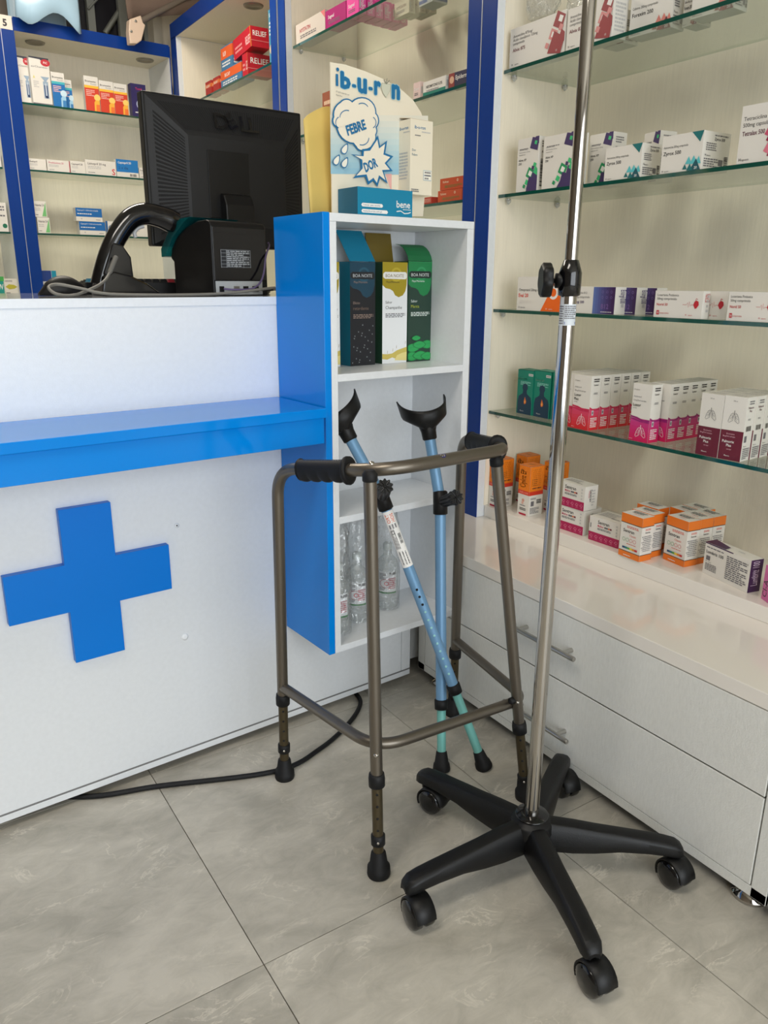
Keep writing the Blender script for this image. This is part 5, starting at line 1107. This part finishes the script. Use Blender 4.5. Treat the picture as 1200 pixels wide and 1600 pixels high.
# ---- back wall unit
Z = 1.972
def art_chamber(P, F):
    P.face(*F['f']); P.poly([(0, 1), (0, .97), (.55, .96), (.7, .90), (1, .90), (1, 1)], (40, 44, 60)); P.disc(.82, .90, .075, (190, 36, 50)); P.text('PiC', .72, .88, .045, .2, 'w', .012); P.text('airChamber', .08, .78, .04, .85, 'g')
    P.poly([(.5, .60), (.95, .60), (.80, .52), (.80, .50), (.86, .50), (.86, .14), (.6, .14), (.6, .50), (.66, .50), (.66, .52)], (150, 170, 190)); P.rect(.64, .18, .82, .42, (60, 80, 120)); P.rect(.7, .2, .76, .46, (200, 210, 220)); P.disc(.74, .17, .025, (20, 40, 80)); P.poly([(.12, .55), (.22, .55), (.17, .62)], (220, 210, 120)); P.lines(.12, .35, .38, .5, 4, 'lg'); P.rect(0, 0, 1, .025, 'g')
def art_brom(c1, c2, cur=True):
    def f(P, F):
        P.face(*F['f']); P.rect(0, 0, 1, .70, c1); P.rect(0, .66, 1, .735, c2); P.text('Bromexina', .08, .83, .055, .8, 'k', .012); P.text('Mucolytic', .45, .765, .035, .45, 'g'); P.lines(.1, .42, .7, .62, 4, (240, 190, 180))
        P.disc(.85, .40, .10, (250, 210, 110) if cur else (200, 225, 240)); P.poly([(.6, 0), (.62, .26), (.75, .33), (1, .31), (1, 0)], (248, 180, 60) if cur else (160, 205, 232)); P.poly([(.72, 0), (.74, .2), (1, .2), (1, 0)], (240, 120, 50) if cur else (60, 130, 190))
    return f
boxpx('pic', Z, (21, 155), (52, 158.8), (41.5, 84), .05, art_chamber, 'tall white inhaler chamber box half behind the navy post', 'tall white inhaler chamber boxes', w=.062, v=VB+.062)
boxpx('pic', Z, (52, 158), (82.5, 161.5), (75.5, 88), .05, art_chamber, 'tall white inhaler chamber box with a red round logo, fully visible', 'tall white inhaler chamber boxes', v=VB+.030)
AB, AO = art_brom((20, 110, 180), (70, 180, 190), False), art_brom((214, 66, 40), (246, 190, 60))
boxpx('brb', Z, (84, 163.5), (104.5, 166.2), (101, 113), .03, AB, 'blue and white syrup box beside the inhaler chamber box', 'blue and white syrup boxes', v=VB+.030)
o = boxpx('brb', Z, (100, 166), (115, 168), (110, 121), .03, AB, 'blue and white syrup box set back behind the other blue one', 'blue and white syrup boxes', v=VB+.075)
for A, B, T, lb in (((135, 170), (157, 173), (152, 119), 'leftmost of three'), ((158, 173.2), (180, 175.6), (175.5, 126), 'middle of three'), ((180.5, 176), (201, 178.2), (197, 130), 'nearest the monitor')):
    boxpx('bro', Z, A, B, T, .03, AO, 'red and orange syrup box, %s on the upper back shelf' % lb, 'red and orange syrup boxes', v=VB+.030)
boxpx(None, Z, (207.5, 178.8), (230.5, 181.3), (227, 130), .04, lambda P, F: [P.face(*F['f']), P.text('Tussil', .3, .82, .07, .55, (200, 40, 90), .012), P.disc(.62, .38, .16, (190, 200, 230), .8), P.disc(.62, .38, .11, (50, 110, 190)), P.lines(.2, .1, .6, .16, 1, 'w')], 'dark violet box with a blue emblem next to the monitor top', None, body=(44, 36, 92), v=VB+.030)
Z = 1.68
def art_w(t, c=(60, 50, 60), band=None, blob_=None):
    def f(P, F):
        P.face(*F['f'])
        if band: P.rect(*band[:4], band[4])
        P.text(t, .08, .68, .15, .75, c, .012); P.lines(.08, .38, .5, .6, 2, 'lg'); P.lines(.08, .1, .3, .18, 1, 'g')
        if blob_: blob_(P)
    return f
gw = 'white boxes on the second back shelf'
boxpx(None, Z, (45.5, 263), (73, 265), (73, 248), .04, art_w('Enalapril'), 'small white box next to the navy post on the second shelf', gw, v=VB+.030)
boxpx(None, Z, (74.5, 265.3), (110, 268.3), (110, 250.8), .04, art_w('Prednisolona 20', (200, 90, 120), (.97, 0, 1, 1, (190, 60, 80))), 'small white box with pink lettering and a red right edge', gw, v=VB+.030)
boxpx(None, Z, (111, 268.6), (134, 270.5), (134, 252), .04, art_w('Captopril 20'), 'small white box between the pink-lettered and the large one', gw, v=VB+.030)
boxpx(None, Z, (134.5, 270.4), (182, 274.3), (181, 252), .04, art_w('Lisinopril 20 mg', (60, 50, 60), None, lambda P: P.text('S', .86, .08, .42, .14, (210, 50, 60), .012)), 'long white box with a red S at its right end', gw, v=VB+.030)
boxpx(None, Z, (183, 274.6), (217, 277.4), (216, 250.5), .03, lambda P, F: [P.face(*F['f']), P.rect(0, .28, 1, 1, (30, 120, 190)), P.text('Captopril 50', .08, .76, .13, .6, 'w', .012), P.text('2 x dia', .1, .45, .16, .7, (20, 50, 110), 0), P.bars(.6, .05, .9, .2, 'k', 12), P.poly([(.6, .28), (.66, .2), (.8, .2), (.84, .28)], 'w')], 'blue and white box with handwriting standing beside the monitor', gw, v=VB+.030)
boxpx(None, Z, (218.5, 277.5), (240, 279.5), (240, 263), .04, art_w('Ena'), 'low white box mostly hidden by the monitor edge', gw, v=VB+.030)
boxpx(None, Z, (-30, 257), (2.5, 259.5), (2, 242), .04, art_w('Pred', (200, 90, 120)), 'small white box cut by the photo edge left of the navy post', None, v=VB+.030)
Z = 1.392
tri = lambda P: P.poly([(.95, .95), (.95, .05), (.6, .05)], (120, 190, 120))
gA = 'white boxes with a green triangle'
a1 = boxpx('grn', Z, (60, 361), (79.5, 363), (77.5, 338.5), .045, art_w('Valsartan 5,4', (60, 50, 60), None, tri), 'white box with a green triangle, lower of the stacked pair', gA, v=VB+.030)
hA = hv(77.5, 338.5, VB+.03).z-hv(79.5, 363, VB+.03).z
copybox(a1, a1.location+Vector((-.008, .002, hA+.0015)), a1.rotation_euler.z, 'white box with a green triangle, upper of the stacked pair', gA, a1.scale.copy())
gB = 'blue and white boxes'
b1 = boxpx('blw', Z, (125, 364.2), (165.5, 366.8), (164, 346.5), .045, lambda P, F: [P.face(*F['f']), P.rect(0, .34, 1, 1, (24, 104, 176)), P.text('Captopril + Hidroclorotiazida', .06, .78, .11, .8, 'w'), P.lines(.06, .5, .6, .62, 1, 'w'), P.disc(.2, .18, .06, 'lg'), P.lines(.75, .1, .92, .18, 1, 'g')], 'blue and white box, lower of the pair on the third shelf', gB, v=VB+.030)
hB = hv(164, 346.5, VB+.03).z-hv(165.5, 366.8, VB+.03).z
copybox(b1, b1.location+Vector((-.010, .003, hB+.0015)), b1.rotation_euler.z, 'blue and white box, upper of the pair on the third shelf', gB, b1.scale.copy())
boxpx(None, Z, (166.5, 366.8), (182, 368), (181, 345.5), .04, lambda P, F: [P.face(*F['f']), P.rect(0, 0, .2, 1, (24, 90, 150)), P.disc(.6, .5, .25, (24, 90, 150), .7)], 'small white and blue box right beside the blue and white pair', None, v=VB+.030)
boxpx(None, Z, (206, 369.5), (231, 371.5), (230, 352), .04, art_w('Ibu', (200, 60, 60)), 'white box seen under the arch of the scanner', None, v=VB+.030)
boxpx(None, Z, (-20, 358.5), (14, 361.5), (9, 316), .05, lambda P, F: [P.face(*F['f']), P.lines(.1, .5, .9, .9, 4, 'g'), P.disc(.85, .2, .08, (20, 110, 80))], 'taller white box left of the navy post on the third shelf', None, v=VB+.030)
Z = 1.10
def onlow(px, w_, h_, d_, body, art, label):
    c = hv(px, 455, VB+.04); o = simple(w_, d_, h_, body, art); p = W(c.x, VB+.032, Z); o.location = (p.x, p.y, Z+.0004); o.rotation_euler = (0, 0, D); tag(o, label, 'medicine box'); return o
onlow(78, .075, .115, .04, (222, 222, 220), lambda P, F: [P.face(*F['f']), P.rect(0, .55, .68, 1, (30, 60, 130)), P.rect(.7, .6, 1, 1, (20, 140, 170)), P.lines(.1, .2, .8, .45, 2, (40, 110, 170))], 'white box with navy and teal panels just right of the navy post')
onlow(18, .066, .075, .04, (226, 222, 210), lambda P, F: [P.face(*F['f']), P.lines(.1, .8, .6, .92, 2, 'g'), P.fan([(.1, .5), (.35, .66), (.7, .62), (.92, .5), (.7, .38), (.35, .34)], (190, 180, 60)), P.lines(.1, .08, .4, .16, 1, 'k')], 'white box with a yellow leaf print left of the navy post')
onlow(-1, .05, .085, .04, (30, 150, 140), lambda P, F: [P.face(*F['f']), P.rect(0, .75, 1, 1, (70, 170, 80)), P.text('W', .4, .3, .3, .5, 'w', .012)], 'teal and green box at the left photo edge')

# ================================================================== IN THE DISPLAY SHELF
def hang_carton(pa, pb, pt, v, dep, side, art, label, tab):
    a, b = hv(pa[0], pa[1], v), hv(pb[0], pb[1], v); wd = b.x-a.x; h = hv(pt[0], pt[1], v).z-hv(pb[0], pb[1], v).z
    o = carton(wd, dep, h, side, 'gift_carton'); P = Print(); F = faces(wd, dep, h); art(P, F); P.build('printing', o)
    c = W((a.x+b.x)/2, v, ZS1+.0004); o.location = c; o.rotation_euler = (0, 0, D); tag(o, label, 'carton', 'tall cartons with hanging tabs')
    if tab:
        col, du, dv, hh, bk, curve = tab; rows = []
        for i in range(6):
            t = i/5; k = t**1.5 if curve else t; rows.append([(-wd/2+du*k, bk+dv*k, h+hh*(math.sin(t*math.pi/2) if curve else t)+.0008), (wd/2+du*k, bk+dv*k, h+hh*(math.sin(t*math.pi/2) if curve else t)+.0008)])
        m = MB(); m.loft(rows, ink(col), False, False, False)
        q = m.build('hanging_tab', solid=.0008); q.parent = o
        PP = Print(); r0, r1 = rows[-2 if not curve else -3], rows[-1]; PP.face(Vector(rows[2][0])+Vector((0, -.0009, 0)), Vector(rows[2][1])-Vector(rows[2][0]), Vector(rows[5][0])-Vector(rows[2][0]))
        PP.text('BOA NOITE', .15, .18, .12, .7, tuple(min(255, int(x*1.3+25)) for x in col), 0); PP.rect(.32, .62, .68, .78, (225, 222, 215)); PP.build('printing', q)
    return o
def art_boa(bgc, top, pill, pillink, l1, l2, c1, c2, kind):
    def f(P, F):
        P.face(*F['f']); P.rect(0, 0, 1, 1, bgc); P.fan([(0, 1), (0, .78), (.12, .75), (.3, .74), (.42, .72), (.5, .68), (.65, .66), (.82, .68), (.92, .72), (.97, .78), (.98, .86), (1, 1)], top)
        P.disc(.55, .88, .07, tuple(min(255, x+22) for x in top), .7, 20)
        P.fan([(.10, .84)]+[(.06+.0+.04*math.cos(q), .87+.035*math.sin(q)) for q in (3.6, 3.14, 2.5)]+[(.1, .906), (.92, .906)]+[(.94+.03*math.cos(q), .87+.035*math.sin(q)) for q in (.6, 0, -.6)]+[(.92, .836)], pill)
        P.text('BOA NOITE', .12, .855, .032, .78, pillink); P.text("Playa'Moments", .15, .80, .02, .7, c1)
        P.text(l1, .12, .60, .026, .5, c1); P.text(l2, .12, .545, .032, .78, c2); P.lines(.12, .46, .92, .505, 3, c1 if kind != 'w' else 'g')
        rn = random.Random(3)
        if kind == 'x':
            for i in range(26):
                u, v = .08+.84*((i*.37) % 1), .03+.38*((i*.23+.05*(i % 3)) % 1)
                for m_ in (-1, 1): P.stroke([(u-.02, v-.006*m_), (u+.02, v+.006*m_)], .0025, (160, 165, 170))
        if kind == 'w':
            P.fan([(0, .05), (0, .10), (.2, .095), (.4, .10), (.6, .13), (.8, .145), (1, .16), (1, .05), (.7, .03), (.4, .06), (.2, .04)], (206, 186, 96)); P.fan([(.5, .03), (.6, .08), (.8, .10), (1, .11), (1, .02)], (230, 214, 140))
            for u, v in ((.2, .1), (.42, .12), (.57, .15), (.93, .19)): P.stroke([(u, v), (u+.01, v+.03)], .003, (150, 120, 60))
        if kind == 'm':
            for u, v, r in ((.85, .17, .17), (.2, .14, .17), (.5, .17, .15), (.18, .055, .18), (.55, .06, .18), (.86, .05, .16), (.35, .24, .10)):
                pts = [(u+r*1.6*math.cos(q)*(1+.25*math.cos(2*q)), v+r*.27*math.sin(q)) for q in [2*math.pi*k/12 for k in range(12)]]
                pts = [(min(1, max(0, a)), max(.002, b)) for a, b in pts]; P.fan(pts, (24, 120, 60)); P.fan([(u+(a-u)*.86, v+(b-v)*.86) for a, b in pts], (40, 160, 84)); P.stroke([(max(0, u-r), v), (min(1, u+r), v+.01)], .002, (24, 120, 60))
    return f
TEALB = (0, 110, 135)
hang_carton((547.5, 569), (586, 567.5), (588, 407.5), 1.578, .060, TEALB, art_boa((22, 24, 32), (14, 62, 84), (30, 32, 38), (200, 205, 210), 'Efeito', 'retardante', (150, 130, 120), (120, 100, 90), 'x'), 'black and teal tall carton with small crosses and a leaning teal tab', ((0, 118, 152), -.016, .035, .070, .0, False))
hang_carton((597, 565.5), (634.8, 563), (636, 407), 1.578, .060, (36, 70, 48), art_boa((236, 238, 240), (168, 148, 28), 'w', (120, 100, 30), 'Sabor', 'Champanhe', (50, 48, 44), (90, 90, 90), 'w'), 'white and gold tall carton in the middle with a brown tab', ((110, 92, 24), -.010, .0, .068, .058, False))
hang_carton((636.3, 563), (671.8, 561.5), (675, 407.5), 1.582, .058, (30, 90, 56), art_boa((34, 62, 50), (30, 130, 72), (30, 44, 40), (220, 225, 220), 'Sabor', 'Menta', (225, 235, 228), (170, 180, 60), 'm'), 'dark green tall carton with mint leaves and a curved green tab', ((26, 110, 62), -.010, .040, .040, .0, True))
hang_carton((497, 570), (531.5, 569.6), (532, 406), 1.585, .058, (210, 205, 190), art_boa((236, 238, 240), (168, 148, 28), 'w', (120, 100, 30), 'Sabor', 'Champanhe', (50, 48, 44), (90, 90, 90), 'w'), 'white and gold tall carton peeping past the shelf side panel', None)

BOT = clear_mat('clear_soft_plastic', (.955, .965, .96), .12, .35, .22, (236, 240, 238)); FILM = clear_mat('crinkled_clear_film', (.98, .985, .985), .10, .75, .06, (235, 240, 240), bump=(38, 1.0))
for k, (u, v, y0, y1, lb) in enumerate(((1.000, 1.525, 905, 952, 'clear saline bottle in a plastic bag, nearest the blue side panel'), (1.082, 1.560, 884, 928, 'clear saline bottle in a plastic bag, middle one behind the front upright'), (1.196, 1.578, 872, 914, 'clear saline bottle in a plastic bag, nearest the crutch label'))):
    c = W(u, v, ZS3); t = thing('saline_bottle', lb, 'bottle', c, D, 'saline bottles in plastic bags'); r_ = .0285
    MB().lathe(c+Vector((0, 0, .0008)), [(.02, 0), (r_, .006), (r_, .125), (.026, .138), (.014, .150), (.011, .156), (.011, .170), (.0, .171)], BOT, (0, 0, 1), 28).build('bottle_body', t)
    MB().lathe(c+Vector((0, 0, .1705)), [(.0125, 0), (.0125, .014), (.009, .018), (.0, .0185)], mat('milky_cap', (215, 222, 220), .4), (0, 0, 1), 18).build('cap', t)
    z0 = ZS3+.050; z1 = z0+.064; fw = (EYE-c); fw.z = 0; fw.normalize(); S = Vector((0, 0, 1)).cross(fw)
    P = Print(); P.face(Vector((c.x, c.y, z0))+fw*r_-S*.026, S*.052, Vector((0, 0, z1-z0))); P.sheet((236, 238, 240), 16)
    P.face(Vector((c.x, c.y, z0))+fw*(r_+.0003)-S*.026, S*.052, Vector((0, 0, z1-z0)))
    for q in range(10): P.rect(q/10, 0, (q+1)/10, .07, (60, 130, 70))
    P.rect(.47, .07, .48, 1, 'g'); P.lines(.06, .62, .42, .92, 5, 'g'); P.lines(.06, .14, .4, .3, 3, 'g'); P.lines(.56, .2, .94, .72, 6, (200, 120, 130)); P.bars(.58, .84, .96, .96, 'k', 12)
    P.disc(.46, .46, .2, (196, 70, 84), .93, 22, 1.5); P.disc(.46, .46, .1, (214, 120, 130), .6, 14)
    wrap_print(P, c, (0, 0, 1), fw, r_, t, 'label')
    rings = []
    for i in range(15):
        z = .002+.285*i/14; rr_ = .0335 if i < 8 else .0335*(1-.05*(i-7)); ring = []
        for j in range(36):
            q = 2*math.pi*j/36; n_ = noise.noise(Vector((math.cos(q)*2.2+k*7, math.sin(q)*2.2, z*28)))*(.004+.010*(i/14)**2)
            ring.append(c+Vector((math.cos(q)*(rr_+n_), math.sin(q)*(rr_+n_), z)))
        rings.append(ring)
    MB().loft(rings, FILM, True, False).build('plastic_bag', t)
# clear bags on the top glass shelf
def bag(c, sx, sy, sz, seed, label):
    bm = bmesh.new(); bmesh.ops.create_icosphere(bm, subdivisions=4, radius=1)
    for v in bm.verts:
        p = v.co.copy(); n_ = noise.noise(p*2.2+Vector((seed, 0, 0)))*.28+noise.noise(p*6+Vector((0, seed, 0)))*.10+abs(noise.noise(p*11+Vector((seed, 3, 0))))*.09
        p = p*(1+n_); p.z = max(p.z, -.86); v.co = Vector((p.x*sx, p.y*sy, p.z*sz))
    for f in bm.faces: f.smooth = False
    me = bpy.data.meshes.new('plastic_bag'); bm.to_mesh(me); bm.free(); me.materials.append(FILM); o = bpy.data.objects.new('plastic_bag', me); COL.objects.link(o); o.location = c
    return tag(o, label, 'bag')
zt1 = hx(799.6, 36.7, XG+.012); p = hx(828, 2, XG+.05); bag((p.x+.012, min(p.y, 1.72), zt1.z+.058), .036, .055, .062, 3.1, 'crumpled clear plastic bag on the large box with dark red squares')
p = hx(930, 10, XG+.06); bag((XG+.058, p.y+.01, 1.725+.146), .045, .080, .058, 8.4, 'crumpled clear plastic bag beside the pole on the top shelf boxes')

# ================================================================== ABOVE THE BACK UNITS
tv = VB-.045
tb = hv(75, 10, tv); wave = [(24, 25), (28, 27), (34, 33), (42, 39), (48, 40), (56, 37), (64, 31), (72, 26), (80, 23), (88, 24), (96, 28), (104, 35), (112, 43), (119, 50), (124, 54), (127, 53)]
rows = []
for j in range(5):
    row = []
    for i, (px, py) in enumerate(wave):
        b = hv(px, py, tv); t = i/(len(wave)-1); topx = hv(px-9*t, -60, tv); k = j/4
        row.append((b.x+(topx.x-b.x)*k, tv+.0-.035*math.sin(math.pi*t)+.012*k, b.z+(2.62-b.z)*k))
    rows.append(row)
tubm = MB(CF).loft(rows, mat('pale_blue_plastic', (176, 208, 228), .3), True, False, False)
tubm.loft([[(x, y, z) for x, y, z in rows[4]], [(x, y+.22, z) for x, y, z in rows[4]], [(x, y+.22, 2.32) for x, y, z in rows[4]]], mat('pale_blue_plastic', (176, 208, 228), .3), False, False, False)
o = tubm.build('plastic_tub', origin=W(tb.x, tv+.08, 2.32), solid=.003); tag(o, 'pale blue plastic tub with a wavy lip hanging over the cabinet top', 'tub')
wv = VB+.352; wl, wr = hv(-20, 30, wv).x, hv(222, 30, wv).x
GG = mat('grey_green_metal', (134, 136, 128), .5, .2)
wn = MB(CF); 
for pa, pb in (((131, 0), (143, 0)), ((180, 0), (194, 0))):
    a, b = hv(*pa, wv-.04), hv(*pb, wv-.04); wn.box((a.x+.01, wv-.05, 2.2), (b.x+.008, wv-.02, 2.9), GG)
a, b = hv(164, 52, wv-.03), hv(186, 28, wv-.03); wn.tube([(a.x, wv-.03, a.z), (b.x+.1, wv-.03, b.z+.16)], .014, GG, 4)
a, b = hv(138, 14, wv-.06), hv(156, 0, wv-.06); wn.tube([(a.x, wv-.06, a.z), (b.x+.1, wv-.06, b.z+.12)], .005, GG, 8)
wn.box((hv(24, 0, wv).x, wv-.006, 1.8), (hv(28, 0, wv).x, wv, 2.9), GG); wn.box((wr, wv-.02, 1.8), (wr+.02, wv, 2.9), GG)
wo = struct(wn.build('window_2')); MB(CF).box((hv(26, 0, wv).x, wv-.004, 1.8), (wr, wv-.001, 2.88), mat('dark_opening_shade', (26, 25, 30), .35)).build('pane', wo)  # dark sheet whose colour stands for the shade inside a black opening
struct(MB(CF).box((wr+.02, wv-.10, 1.8), (hv(252, 30, wv-.1).x, wv, 2.9), mat('off_white_board', (200, 192, 174), .6)).build('trim_1'))
struct(MB(CF).box((hv(252, 30, wv-.1).x+.004, wv-.09, 1.8), (2.1, wv, 2.9), CREAM).build('trim_2'))
fv = VB-.10
fc = thing('folded_canopy', 'folded brown canvas with grey tube and beige screwed end bracket above the cabinet', 'canopy', W(1.7, fv, 2.5), D)
br = [(201, 31), (219, 25), (222, 36), (226, 40), (220, 64), (213, 69), (202, 69), (200, 50)]
bb = [hv(*q, fv) for q in br]; BG = mat('beige_plastic', (214, 190, 168), .45)
MB(CF).prism([(p.x, fv-.012, p.z) for p in bb], (0, .045, 0), BG).build('end_bracket', fc, bevel=.004)
for q in ((212, 33), (205, 49)):
    h = hv(*q, fv-.012); MB(CF).lathe((h.x, fv-.012, h.z), [(.006, 0), (.0055, .003), (.002, .004)], STEEL, (0, -1, 0), 12).build('screw', fc)
a, b = hv(221, 34, fv), hv(290, -4, fv+.05); MB(CF).tube([(a.x-.005, fv+.012, a.z), (b.x, fv+.062, b.z), (b.x+(b.x-a.x)*.7, fv+.10, b.z+(b.z-a.z)*.7)], .0135, mat('grey_brown_tube', (120, 110, 100), .4, .3), 16).build('tube', fc)
rows = []
for j in range(6):
    k = j/5; row = []
    for i in range(16):
        t = i/15; px = 200+150*t; py = 30-10*t-18*math.sin(math.pi*min(1, t*1.3))*.4 if t < .2 else 27-14*(t-.2)*1.2
        b = hv(px, py, fv+.03); row.append((b.x-.012*k, fv+.03+.06*t+.012*math.sin(9*t+2*k), b.z+.32*k))
    rows.append(row)
MB(CF).loft(rows, mat('brown_canvas', (110, 92, 80), .85, bump=(200, .3)), True, False, False).build('canvas', fc, solid=.004)
